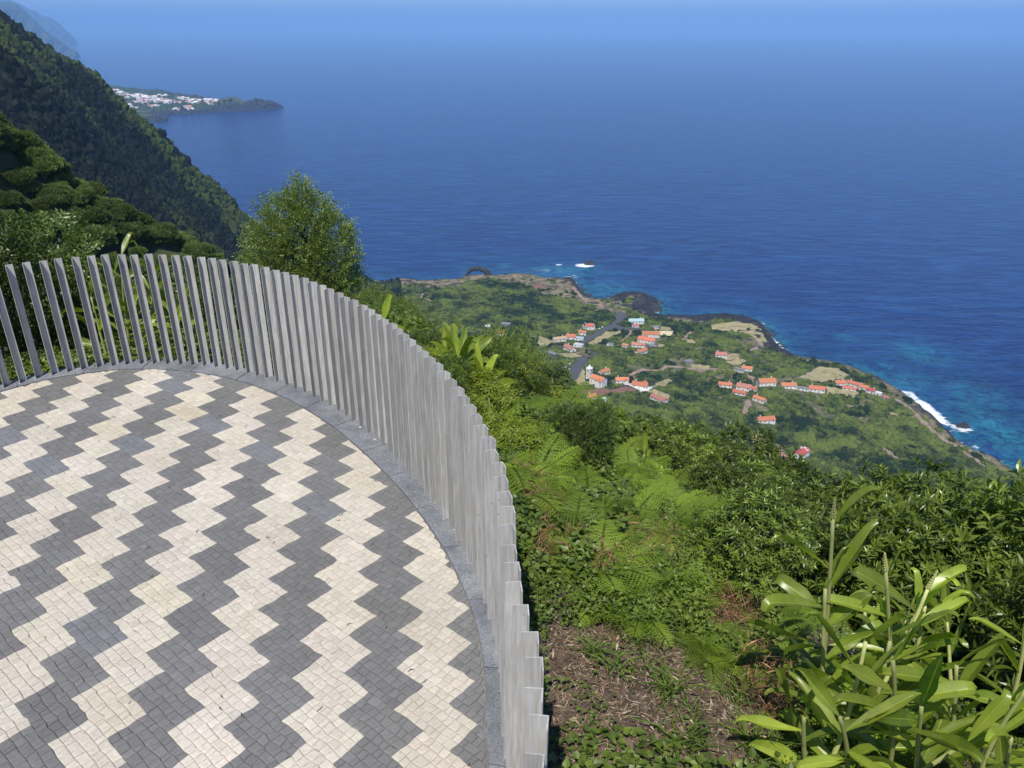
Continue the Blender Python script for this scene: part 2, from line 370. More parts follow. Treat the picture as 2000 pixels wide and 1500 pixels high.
X, Y = np.meshgrid(gx, gy); Z = h_big(X, Y)
dry_, lava_, dc_ = cover(X, Y)
Z = Z + np.where(lava_ > .5, (fbm(X / 7, Y / 7, 44) - .45) * 7, 0) + (fbm(X / 12, Y / 12, 45) - .5) * 2.0
near_dip = np.hypot(X, Y) < 56
Z = np.where(near_dip, Z - 6, Z)
hillm = Z > SEA + 90
tn = np.stack([dry_ * (~hillm), lava_ * (~hillm), smooth(SEA + 70, SEA + 110, Z)], -1).reshape(-1, 3)
me = np_mesh('land', np.stack([X, Y, Z], -1).reshape(-1, 3), grid_faces(len(gx), len(gy)), M['ground'], tn, True)
tag(obj('hills', me), kind='structure')

# ---- middle ground (shrubby spur and the ravine before it)
gx = np.arange(-150, 90, 1.6); gy = np.arange(-20, 190, 1.6); X, Y = np.meshgrid(gx, gy)
Z = np.maximum(np.maximum(h_mid(X, Y), h_big(X, Y)), h_near(X, Y) - 0.4 - 5.0 * (np.hypot(X - CX, Y - CY) < 26))
keep = np.hypot(X - CX, Y - CY)[:-1, :-1] > 16
M['hillsoil'] = rough_mat('hill_ground', [(0.3, (0.025, 0.032, 0.014)), (0.55, (0.055, 0.07, 0.024)), (0.75, (0.10, 0.10, 0.045))], 0.3, 0.95, 0.6, 0.4)
tag(obj('terrain', np_mesh('terrain', np.stack([X, Y, Z], -1).reshape(-1, 3), grid_faces(len(gx), len(gy), keep), M['hillsoil'], None, True)), kind='structure')

# ---- bank round the viewing platform
ths = np.linspace(-math.pi, math.pi, 361)[:-1]; ts = np.concatenate([np.arange(-0.03, 4.5, 0.07), 4.5 + 24 * np.linspace(0, 1, 70) ** 1.6])
TH, T = np.meshgrid(ths, ts); RR = r_post(TH) + T; X = CX + RR * np.cos(TH); Y = CY + RR * np.sin(TH); Z = h_near(X, Y)
i = np.arange(len(ts) - 1)[:, None] * 360 + np.arange(360)[None]; j = np.arange(len(ts) - 1)[:, None] * 360 + (np.arange(360)[None] + 1) % 360
Q = np.stack([i, i + 360, j + 360, j], -1).reshape(-1, 4)[:, ::-1]
tag(obj('ground', np_mesh('bank', np.stack([X, Y, Z], -1).reshape(-1, 3), Q, M['soil'], None, True)), kind='structure')

# ================================================================ sea
def sea_mat():
    m, nt, b = nodes('sea_water'); a = tint(nt); geo = nt.nodes.new('ShaderNodeNewGeometry')
    mp = nt.nodes.new('ShaderNodeMapping'); mp.inputs['Rotation'].default_value = (0, 0, R(9)); mp.inputs['Scale'].default_value = (0.35, 1.0, 1.0)
    nt.links.new(geo.outputs['Position'], mp.inputs[0])
    n1 = noise(nt, 0.045, 5, 0.62, mp.outputs[0], 0.4)     # swell
    n2 = noise(nt, 0.20, 4, 0.6, mp.outputs[0], 0.3)       # wind waves
    n3 = noise(nt, 0.0016, 5, 0.6, mp.outputs[0], 0.6)     # broad wind patches
    n4 = noise(nt, 0.075, 8, 0.75, geo.outputs['Position'], 0.8)
    sp = nt.nodes.new('ShaderNodeSeparateColor'); nt.links.new(a.outputs['Color'], sp.inputs[0])
    n5 = noise(nt, 0.012, 4, 0.6, mp.outputs[0], 0.5)
    deep = mix(nt, (0.0005, 0.006, 0.052), (0.002, 0.021, 0.150), n3.outputs[0])
    deep = mix(nt, deep, ramp(nt, n5.outputs[0], [(0.35, (0.72, 0.76, 0.82)), (0.65, (1.35, 1.28, 1.18))]).outputs[0], 1.0, 'MULTIPLY')
    wv = ramp(nt, n2.outputs[0], [(0.34, (0.45, 0.5, 0.6)), (0.52, (1, 1, 1)), (0.66, (2.2, 1.9, 1.6))]).outputs[0]
    deep = mix(nt, deep, wv, 1.0, 'MULTIPLY')
    deep = mix(nt, deep, (0.010, 0.055, 0.19), ramp(nt, n1.outputs[0], [(0.45, (0, 0, 0)), (0.72, (1, 1, 1))]).outputs[0])
    patch = ramp(nt, n4.outputs[0], [(0.40, (0.04, 0.04, 0.04)), (0.62, (1, 1, 1))]).outputs[0]
    mu = nt.nodes.new('ShaderNodeMath'); mu.operation = 'MULTIPLY'; nt.links.new(sp.outputs[0], mu.inputs[0]); nt.links.new(patch, mu.inputs[1])
    shal = mix(nt, deep, (0.022, 0.22, 0.27), mu.outputs[0])
    f1 = nt.nodes.new('ShaderNodeTexNoise'); f1.inputs['Scale'].default_value = 0.22; f1.inputs['Detail'].default_value = 8; f1.inputs['Roughness'].default_value = 0.75
    nt.links.new(mp.outputs[0], f1.inputs[0])
    ad = nt.nodes.new('ShaderNodeMath'); ad.operation = 'ADD'; nt.links.new(f1.outputs[0], ad.inputs[0]); nt.links.new(sp.outputs[1], ad.inputs[1])
    foam = ramp(nt, ad.outputs[0], [(0.83, (0, 0, 0)), (0.90, (.45, .45, .45)), (1.10, (1, 1, 1))]).outputs[0]
    c = mix(nt, shal, (0.82, 0.86, 0.88), foam)
    nt.links.new(c, b.inputs['Base Color']); b.inputs['IOR'].default_value = 1.33; b.inputs['Specular IOR Level'].default_value = 0.42
    rr = nt.nodes.new('ShaderNodeMapRange'); nt.links.new(foam, rr.inputs[0]); rr.inputs[3].default_value = 0.16; rr.inputs[4].default_value = 0.8
    nt.links.new(rr.outputs[0], b.inputs['Roughness'])
    mh = nt.nodes.new('ShaderNodeMath'); mh.operation = 'MULTIPLY_ADD'; mh.inputs[1].default_value = 0.28
    nt.links.new(n2.outputs[0], mh.inputs[0]); nt.links.new(n1.outputs[0], mh.inputs[2])
    bump(nt, b, mh.outputs[0], 1.0, 4.5)
    return m
M['sea'] = sea_mat()
g = np.geomspace(1, 1 + 78000 / 700.0, 46)[1:] * 700
gx = np.concatenate([-g[::-1] - 100, np.arange(-800, 900, 7.0), g + 200]); gy = np.concatenate([[-60000, -20000, -5000, 0, 150, 250], np.arange(330, 1650, 7.0), g - 700 + 1650])
X, Y = np.meshgrid(gx, gy); rr2 = X * X + Y * Y; Z = SEA - rr2 / (2 * RE)
dc = distpoly(X, Y, coast); ins = inpoly(X, Y, coast)
sh = np.exp(-dc / np.where(X < 250, 52, 30)) * 1.25 * (0.25 + 1.4 * fbm(X / 45, Y / 45, 61)); sh = np.where(ins, 0.8, sh) * (dc < 500)
bay = np.hypot((X - 120) / 75, (Y - 1235) / 55); sh = np.maximum(sh, 1.1 * np.exp(-bay ** 2))
sh = sh * np.where(X < -90, 0.3, .68)
for px, py, rx, ry, s in [(1700, 745, 120, 30, .8), (1800, 690, 60, 30, .6), (1900, 770, 60, 40, .55), (1650, 660, 20, 10, .8), (1960, 850, 50, 60, .9), (1090, 528, 75, 16, .95), (985, 520, 12, 10, .9), (1150, 522, 26, 12, 1.0), (1190, 560, 50, 18, .9), (1730, 715, 12, 8, .9), (1880, 790, 60, 12, .7)]:
    c0 = at_z(px, py, SEA); k = np.linalg.norm(c0 - EYE) / FPX
    sh = np.maximum(sh, s * np.exp(-(((X - c0[0]) / (rx * k)) ** 2 + ((Y - c0[1]) / (ry * k * 2.2)) ** 2)))
fo = 0.46 * np.exp(-dc / 9.0) * (.5 + vn(X / 30, Y / 30, 8)) * (~ins)
FOAM = [(1142, 518, 22, 7, .62), (1092, 517, 9, 3.0, .52), (1060, 528, 26, 5, .26), (1120, 540, 30, 6, .24), (985, 521, 8, 4, .3), (1882, 838, 20, 9, .42), (1905, 870, 8, 8, .30), (1276, 606, 12, 6, .25), (1160, 589, 9, 3, .35), (1525, 648, 8, 8, .18), (1490, 630, 8, 5, .15), (1648, 718, 8, 3, .4), (1900, 815, 40, 20, .10), (1750, 700, 150, 50, .07), (1100, 530, 90, 20, .10)]
for px, py, rx, ry, s in FOAM:
    c0 = at_z(px, py, SEA); k = np.linalg.norm(c0 - EYE) / FPX
    fo = fo + s * np.exp(-(((X - c0[0]) / (rx * k)) ** 2 + ((Y - c0[1]) / (ry * k * 2.2)) ** 2) ** 1.5)
surf = [tuple(at_z(x, y, SEA)[:2]) for x, y in [(1774, 768), (1800, 790), (1822, 806), (1838, 822)]]
fo = fo + 0.55 * np.exp(-(distpoly(X, Y, surf, False) / 9) ** 2) * (.35 + 1.0 * vn(X / 14, Y / 14, 5))
me = np_mesh('sea', np.stack([X, Y, Z], -1).reshape(-1, 3), grid_faces(len(gx), len(gy)), M['sea'], np.stack([np.clip(sh, 0, 1), np.clip(fo, 0, 1), fo * 0], -1).reshape(-1, 3), True)
tag(obj('sea', me), kind='structure')

# ================================================================ viewing platform
def paving():
    """running-bond concrete pavers, each pressed into a field of small rounded setts"""
    L, W, S = 0.3715, 0.1925, 0.193
    a = np.array([0.769, -0.639]); b = np.array([0.639, 0.769])
    a0, b0 = -3.493, 1.109                                         # centre of one cream paver
    nl, nw = 8, 4
    V, Q, C = [], [], []; n = 0
    prng = np.random.default_rng(3)
    for row in range(-36, 40):
        for k in range(-22, 26):
            ac = a0 + k * L - row * S * 1.0; bc = b0 + row * W
            c = a * ac + b * bc
            th = math.atan2(c[1] - CY, c[0] - CX)
            if math.hypot(c[0] - CX, c[1] - CY) > float(r_kerb(th)) + 0.25: continue
            cream = (k % 2) == 0
            base = np.array([0.57, 0.518, 0.430]) if cream else np.array([0.178, 0.175, 0.168])
            v = prng.normal(0, 0.038)
            if cream: base = base * (1 + v * 0.8) * np.array([1, 1 - abs(prng.normal(0, .010)), 1 - abs(prng.normal(0, .035))])
            else:
                base = base * (1 + v * 1.0)
                if prng.random() < 0.11: base = base * np.array([1.08, 1.12, 1.19])
            tz = prng.normal(0, 0.0012); ta, tb = prng.normal(0, 0.004, 2)
            gA = np.linspace(-L / 2, L / 2, nl + 1); gB = np.linspace(-W / 2, W / 2, nw + 1)
            GA, GB = np.meshgrid(gA, gB)
            wx = (vn((ac + GA) * 23, (bc + GB) * 23, 5) - .5) * 0.0155; wy = (vn((ac + GA) * 23, (bc + GB) * 23, 6) - .5) * 0.0155
            wx = wx + (vn((ac + GA) * 60, (bc + GB) * 60, 7) - .5) * 0.006
            PA = ac + GA + wx; PB = bc + GB + wy
            OF = prng.uniform(-.30, .30, (nw, nl + 1)) * L / nl; OF[:, 0] = 0; OF[:, -1] = 0
            for ib in range(nw):
                for ia in range(nl):
                    o0, o1 = OF[ib, ia], OF[ib, ia + 1]
                    co = np.array([[PA[ib, ia] + o0, PB[ib, ia]], [PA[ib, ia + 1] + o1, PB[ib, ia + 1]], [PA[ib + 1, ia + 1] + o1, PB[ib + 1, ia + 1]], [PA[ib + 1, ia] + o0, PB[ib + 1, ia]]])
                    m = co.mean(0)
                    w = a * m[0] + b * m[1]; t = math.atan2(w[1] - CY, w[0] - CX); rk = float(r_kerb(t)) - 0.004
                    if math.hypot(w[0] - CX, w[1] - CY) > rk + 0.012: continue
                    gap = 0.0013
                    h = prng.normal(0, 0.0007) + tz
                    cc = base * (1 + prng.normal(0, 0.045))
                    for d_, z, g in ((0, -0.0065, 0.0), (1, -0.0025, gap), (2, 0.0, gap + 0.005)):
                        dd = m - co; ln = np.hypot(dd[:, 0], dd[:, 1])[:, None]; p = co + dd / ln * g * 1.5
                        P = p[:, :1] * a + p[:, 1:] * b
                        r_ = np.hypot(P[:, 0] - CX, P[:, 1] - CY); t_ = np.arctan2(P[:, 1] - CY, P[:, 0] - CX); lim = r_kerb(t_) - 0.004
                        f = np.minimum(1, lim / r_); P = np.stack([CX + (P[:, 0] - CX) * f, CY + (P[:, 1] - CY) * f], 1)
                        for q in range(4):
                            V.append((P[q, 0], P[q, 1], z + h + GA[ib, ia] * ta * .4 + GB[ib, ia] * tb)); C.append(cc * (0.84 if d_ == 0 else (0.98 if d_ == 1 else 1.0)))
                    for d_ in (0, 4):
                        for q in range(4): Q.append((n + d_ + q, n + d_ + (q + 1) % 4, n + d_ + 4 + (q + 1) % 4, n + d_ + 4 + q))
                    Q.append((n + 8, n + 9, n + 10, n + 11)); n += 12
    m, nt, bs = nodes('concrete_paver'); v = coords(nt); n1 = noise(nt, 45, 8, 0.7, v); n2 = noise(nt, 1.3, 5, 0.6, v); n3 = noise(nt, 9, 6, 0.7, v)
    c = mix(nt, tint(nt).outputs[0], ramp(nt, n1.outputs[0], [(0.3, (0.84,) * 3), (0.7, (1.14,) * 3)]).outputs[0], 1.0, 'MULTIPLY')
    c = mix(nt, c, ramp(nt, n2.outputs[0], [(0.3, (0.90, 0.89, 0.86)), (0.7, (1.07, 1.08, 1.1))]).outputs[0], 1.0, 'MULTIPLY')
    c = mix(nt, c, (0.36, 0.36, 0.36), ramp(nt, n3.outputs[0], [(0.60, (0, 0, 0)), (0.78, (.38, .38, .38))]).outputs[0])
    nt.links.new(c, bs.inputs['Base Color']); bs.inputs['Roughness'].default_value = 0.78; bs.inputs['Specular IOR Level'].default_value = 0.35
    bump(nt, bs, n1.outputs[0], 0.35, 0.004)
    me = np_mesh('paving', np.array(V), np.array(Q), m, np.array(C), False)
    return me
tag(obj('pavement', paving()), kind='structure')
mb = MB(); th = np.linspace(-math.pi, math.pi, 241)[:-1]; ring = np.stack([CX + (r_kerb(th) + .05) * np.cos(th), CY + (r_kerb(th) + .05) * np.sin(th), th * 0 - 0.0085], 1)
mb.add(np.concatenate([ring, [[CX, CY, -0.0085]]]), T=[[i, (i + 1) % 240, 240] for i in range(240)])
tag(obj('path', mb.mesh('mortar_bed', rough_mat('mortar', [(0.3, (0.16, 0.15, 0.14)), (0.7, (0.25, 0.24, 0.22))], 30, 0.95, 0.3, 0.003))), kind='structure')

def kerb():
    mb = MB(); kr = np.random.default_rng(5); t = -math.pi + 0.02
    while t < math.pi - 0.05:
        w = (0.52 + kr.normal(0, .03)) / 3.5; t1 = min(t + w, math.pi)
        gap = 0.0035 / 3.5; tt = np.linspace(t + gap, t1 - gap, 9)
        ri = r_kerb(tt) + 0.004; ro = r_post(tt) + 0.115; z = 0.012 + kr.normal(0, 0.001); be = 0.004
        cs = []
        for rr, zz in ((ri, -.1), (ri, z - be), (ri + be, z), (ro - be, z), (ro, z - be), (ro, -.25)):
            cs.append(np.stack([CX + rr * np.cos(tt), CY + rr * np.sin(tt), tt * 0 + zz], 1))
        V = np.concatenate(cs); Q = []
        for k in range(5):
            for i_ in range(8): Q.append((k * 9 + i_, k * 9 + i_ + 1, (k + 1) * 9 + i_ + 1, (k + 1) * 9 + i_))
        Q = [q[::-1] for q in Q]
        Q.append((0, 9, 36, 45)); Q.append((9, 18, 27, 36)); Q.append((53, 44, 17, 8)); Q.append((44, 35, 26, 17))
        mb.add(V, Q, c=np.full((len(V), 3), 1.0) * (0.85 + 0.3 * kr.random()))
        t = t1
    m, nt, b = nodes('basalt_kerb'); v = coords(nt); n1 = noise(nt, 70, 8, 0.8, v); n2 = noise(nt, 5, 6, 0.65, v)
    c = ramp(nt, n1.outputs[0], [(0.34, (0.045, 0.046, 0.05)), (0.44, (0.17, 0.175, 0.185)), (0.60, (0.25, 0.255, 0.265)), (0.72, (0.46, 0.46, 0.46))]).outputs[0]
    c = mix(nt, c, ramp(nt, n2.outputs[0], [(0.3, (0.60, 0.61, 0.65)), (0.7, (1.22, 1.22, 1.2))]).outputs[0], 1.0, 'MULTIPLY')
    c = mix(nt, c, tint(nt).outputs[0], 1.0, 'MULTIPLY')
    nt.links.new(c, b.inputs['Base Color']); b.inputs['Roughness'].default_value = 0.7
    bump(nt, b, n1.outputs[0], 0.5, 0.004)
    return mb.mesh('kerb', m)
tag(obj('kerb', kerb()), kind='structure')

# ---- the railing of upright angle bars
def post_mat():
    m, nt, b = nodes('weathered_galvanised_steel'); v = coords(nt)
    oi = nt.nodes.new('ShaderNodeObjectInfo')
    off = nt.nodes.new('ShaderNodeVectorMath'); off.operation = 'MULTIPLY_ADD'
    cmb = nt.nodes.new('ShaderNodeCombineXYZ'); nt.links.new(oi.outputs['Random'], cmb.inputs[0]); nt.links.new(oi.outputs['Random'], cmb.inputs[2])
    nt.links.new(cmb.outputs[0], off.inputs[0]); off.inputs[1].default_value = (37, 37, 37); nt.links.new(v, off.inputs[2])
    mp = nt.nodes.new('ShaderNodeMapping'); mp.inputs['Scale'].default_value = (1, 1, 0.09); nt.links.new(off.outputs[0], mp.inputs[0])
    n1 = noise(nt, 60, 5, 0.6, mp.outputs[0]); n2 = noise(nt, 7, 6, 0.6, off.outputs[0]); n3 = noise(nt, 26, 3, 0.5, off.outputs[0])
    c = ramp(nt, n1.outputs[0], [(0.3, (0.38, 0.365, 0.335)), (0.7, (0.62, 0.605, 0.565))]).outputs[0]
    c = mix(nt, c, (0.46, 0.42, 0.36), ramp(nt, n2.outputs[0], [(0.48, (0, 0, 0)), (0.75, (.6, .6, .6))]).outputs[0])
    c = mix(nt, c, (0.12, 0.105, 0.09), ramp(nt, n3.outputs[0], [(0.70, (0, 0, 0)), (0.78, (.75, .75, .75))]).outputs[0])
    mr = nt.nodes.new('ShaderNodeMapRange'); mr.inputs[3].default_value = 0.86; mr.inputs[4].default_value = 1.1; nt.links.new(oi.outputs['Random'], mr.inputs[0])
    hs = nt.nodes.new('ShaderNodeHueSaturation'); nt.links.new(c, hs.inputs['Color']); nt.links.new(mr.outputs[0], hs.inputs['Value'])
    nt.links.new(hs.outputs[0], b.inputs['Base Color']); b.inputs['Roughness'].default_value = 0.55; b.inputs['Metallic'].default_value = 0.1
    bump(nt, b, n1.outputs[0], 0.12, 0.002)
    return m
M['post'] = post_mat()
def post_mesh():
    w, t, r = 0.060, 0.005, 0.0015
    # angle profile: vertex at the origin, one flange along +x, the other along -y
    pr = [(0, 0), (w - r, 0), (w, -r), (w, -t + r), (w - r, -t), (t + .004, -t), (t + .001, -t - .001), (t, -t - .004), (t, -w + r), (t - r, -w), (r, -w), (0, -w + r)]
    zs = [-0.02, 1.0685, 1.07]; n = len(pr); V = []
    for z in zs:
        for x, y in pr:
            k = 0.0 if z != 1.07 else 0.0007
            V.append((x + (k if x < w / 2 else -k), y + (k if y < -w / 2 else -k), z))
    Q = []
    for l in range(2):
        for i_ in range(n): Q.append((l * n + i_, l * n + (i_ + 1) % n, (l + 1) * n + (i_ + 1) % n, (l + 1) * n + i_))
    me = bpy.data.meshes.new('post'); me.from_pydata(V, [], [q[::-1] for q in Q] + [tuple(2 * n + i_ for i_ in range(n))[::-1]]); me.materials.append(M['post']); me.update()
    return me
idx = np.array([-9, 0, 18, 20, 35, 43, 58, 62, 80]); tha = np.array([123.5, 106.2, 71.2, 67.4, 36.0, 20.5, -10.3, -17.1, -47.5])
fence = empty('metal_fence', (CX, CY, 0.0))
tag(fence, 'curved grey metal railing of separate upright angle bars round the paved terrace', 'fence')
def blob_mesh():
    br = np.random.default_rng(2); n = 14; a = np.arange(n) * 2 * math.pi / n; r1 = .020 + br.uniform(-.006, .009, n); V = [(0, 0, .005)] + [(r * .6 * math.cos(t), r * .6 * math.sin(t), .0045) for r, t in zip(r1, a)] + [(r * math.cos(t), r * math.sin(t), -.002) for r, t in zip(r1, a)]
    mb = MB(); mb.add(V, [(1 + i_, 1 + n + i_, 1 + n + (i_ + 1) % n, 1 + (i_ + 1) % n) for i_ in range(n)], [(0, 1 + i_, 1 + (i_ + 1) % n) for i_ in range(n)], c=(.62, .58, .50)); return mb.mesh('sealant', tint_mat('sealant', 60, .2, .8, 0, 0))
sealant = blob_mesh()
pm = post_mesh(); fr = np.random.default_rng(11)
for k in range(-9, 80):
    t = R(float(np.interp(k, idx, tha)) + fr.normal(0, .06)); r_ = float(r_post(t)) + 0.035
    p = obj('post', pm, fence, (r_ * math.cos(t), r_ * math.sin(t), 0.012 + fr.normal(0, .003)))
    out = t + R(18 + fr.normal(0, 1.2))                  # outward diagonal of the bar; local +y points outward
    sb_ = obj('sealant', sealant, p, (.004, -.052, -.0095)); sb_.rotation_euler = (0, 0, fr.uniform(0, 6.28)); sb_.scale = (fr.uniform(.7, 1.5), fr.uniform(.5, 1.2), 1)
    p.rotation_euler = (R(fr.normal(0, .25)), R(fr.normal(0, .25)), out - math.pi / 2)


# ================================================================ village on the lowland
def c2(x, y): return 1000 + x * .2, 560 + y * .2          # survey sheets: local sheet units -> sight-line coordinates
def c3(x, y): return 1350 + x * .3, 600 + y * .3
def c4(x, y): return 780 + x * .285, 480 + y * .285
AREAS = []                                                   # world polygons that carry no scrub
def drape(name, polys, mat, cell=1.6, lift=0.5, jit=2.2, line=None, width=4.0):
    """sheet of small quads laid on the ground inside the surveyed outline"""
    W = []
    for P in polys: W.append([tuple(hitf(x, y)[:2]) for x, y in P])
    allp = np.array([p for w in W for p in w]); x0, y0 = allp.min(0) - 6; x1, y1 = allp.max(0) + 6
    gx = np.arange(x0, x1, cell); gy = np.arange(y0, y1, cell); X, Y = np.meshgrid(gx, gy)
    xc = X[:-1, :-1] + cell / 2; yc = Y[:-1, :-1] + cell / 2
    jx = xc + (vn(xc / 7, yc / 7, 3) - .5) * jit * 2; jy = yc + (vn(xc / 7, yc / 7, 4) - .5) * jit * 2
    keep = np.zeros(xc.shape, bool)
    for w in W:
        if line: keep |= distpoly(jx, jy, w, False) < width / 2
        else: keep |= inpoly(jx, jy, w)
        AREAS.append((w, line, width))
    if not keep.any(): return None
    Z = h_far(X, Y) + lift
    F = grid_faces(len(gx), len(gy), keep); used, inv = np.unique(F, return_inverse=True)
    V = np.stack([X, Y, Z], -1).reshape(-1, 3)[used]
    return obj(name, np_mesh(name, V, inv.reshape(-1, 4), mat, None, True))
S = 'structure'
def dr(name, conv, pts, mat, **k):
    lift = k.pop('lift', 0.5)
    o = drape(name, [[conv(*p) for p in q] for q in pts], mat, lift=lift, **k)
    if o: tag(o, kind=S)
dr('road', c2, [[(1005, 235), (1060, 240), (1135, 290), (1020, 372), (1085, 398), (1270, 403), (1270, 432), (1100, 425), (960, 425), (880, 460), (750, 533), (700, 560), (650, 522), (760, 480), (860, 430), (960, 368), (1003, 330)]], M['asphalt'], jit=.5, lift=.75)
dr('road', c2, [[(650, 700), (740, 682), (735, 740), (640, 905), (590, 922), (540, 880), (545, 790), (610, 750)]], M['asphalt'], jit=.6, lift=.75)
dr('road', c2, [[(735, 612), (850, 665), (740, 705), (700, 690), (800, 662)]], M['asphalt'], jit=.5, lift=.75)
dr('field', c2, [[(660, 1010), (940, 1000), (1110, 972), (1245, 1025), (1000, 1050), (690, 1065)]], M['ploughed'], jit=1)
dr('field', c2, [[(725, 550), (930, 440), (1085, 430), (1000, 480), (810, 570)], [(260, 480), (330, 500), (440, 550), (280, 592), (250, 540)], [(430, 660), (640, 640), (700, 680), (560, 700)]], M['dryfield'], jit=2)
dr('field', c2, [[(700, 790), (720, 930), (870, 950), (640, 992), (615, 920), (690, 800)], [(1400, 940), (1520, 900), (1570, 922), (1500, 985), (1400, 985)], [(1380, 1000), (1560, 1060), (1520, 1110), (1310, 1030)], [(1450, 390), (1550, 400), (1550, 430), (1450, 430)], [(1430, 560), (1490, 565), (1470, 600), (1420, 600)]], M['dryfield'], jit=1)
dr('terrace', c2, [[(1125, 957), (1190, 945), (1330, 985), (1395, 975), (1330, 1022), (1250, 1032)]], M['pale'], jit=.2, lift=.7)
dr('terrace', c2, [[(1430, 435), (1590, 440), (1530, 492), (1430, 470)]], M['cream'], jit=.2, lift=.7)
dr('path', c2, [[(1160, 862), (1280, 812), (1450, 822), (1500, 780), (1720, 800), (1840, 825), (1975, 825)], [(1060, 540), (1155, 465), (1160, 430)], [(1670, 520), (1720, 480), (1750, 445)], [(110, 440), (190, 480), (420, 545)], [(600, 10), (740, 170), (850, 180), (960, 235), (1000, 250)]], M['dirt'], line=True, width=5.5, jit=1.2)
dr('path', c3, [[(0, 398), (150, 405), (260, 412), (330, 430), (400, 462), (390, 480)], [(1345, 605), (1430, 670), (1500, 740), (1560, 800), (1640, 862), (1740, 920), (1830, 985), (1900, 1040)], [(350, 700), (362, 655), (378, 610)], [(450, 230), (455, 260), (400, 280)], [(590, 930), (560, 900), (600, 965)], [(1265, 930), (1330, 980)]], M['dirt'], line=True, width=6, jit=1.5)
dr('field', c3, [[(220, 357), (320, 335), (372, 350), (290, 392)], [(190, 320), (260, 300), (330, 305), (300, 340), (200, 345)], [(700, 456), (830, 385), (950, 400), (1040, 445), (930, 482), (800, 492), (700, 472)], [(870, 515), (1080, 552), (1060, 590), (880, 572)], [(120, 115), (300, 95), (430, 115), (500, 235), (440, 225), (400, 190), (260, 165), (130, 150)], [(0, 370), (130, 380), (120, 400), (0, 395)], [(1300, 690), (1360, 700), (1350, 715), (1290, 705)]], M['dryfield'], jit=3)
dr('field', c4, [[(905, 275), (940, 260), (1000, 270), (1005, 300), (930, 305)]], M['ploughed'], jit=1)
dr('path', c4, [[(110, 335), (170, 330), (150, 360), (215, 382)], [(690, 310), (820, 305), (1010, 325), (1190, 370)]], M['dirt'], line=True, width=6, jit=2)
dr('field', c2, [[(1700, 520), (1760, 510), (1805, 545), (1790, 560), (1700, 555)], [(2, 560), (3, 561), (4, 562)]], M['dryfield'], jit=2)

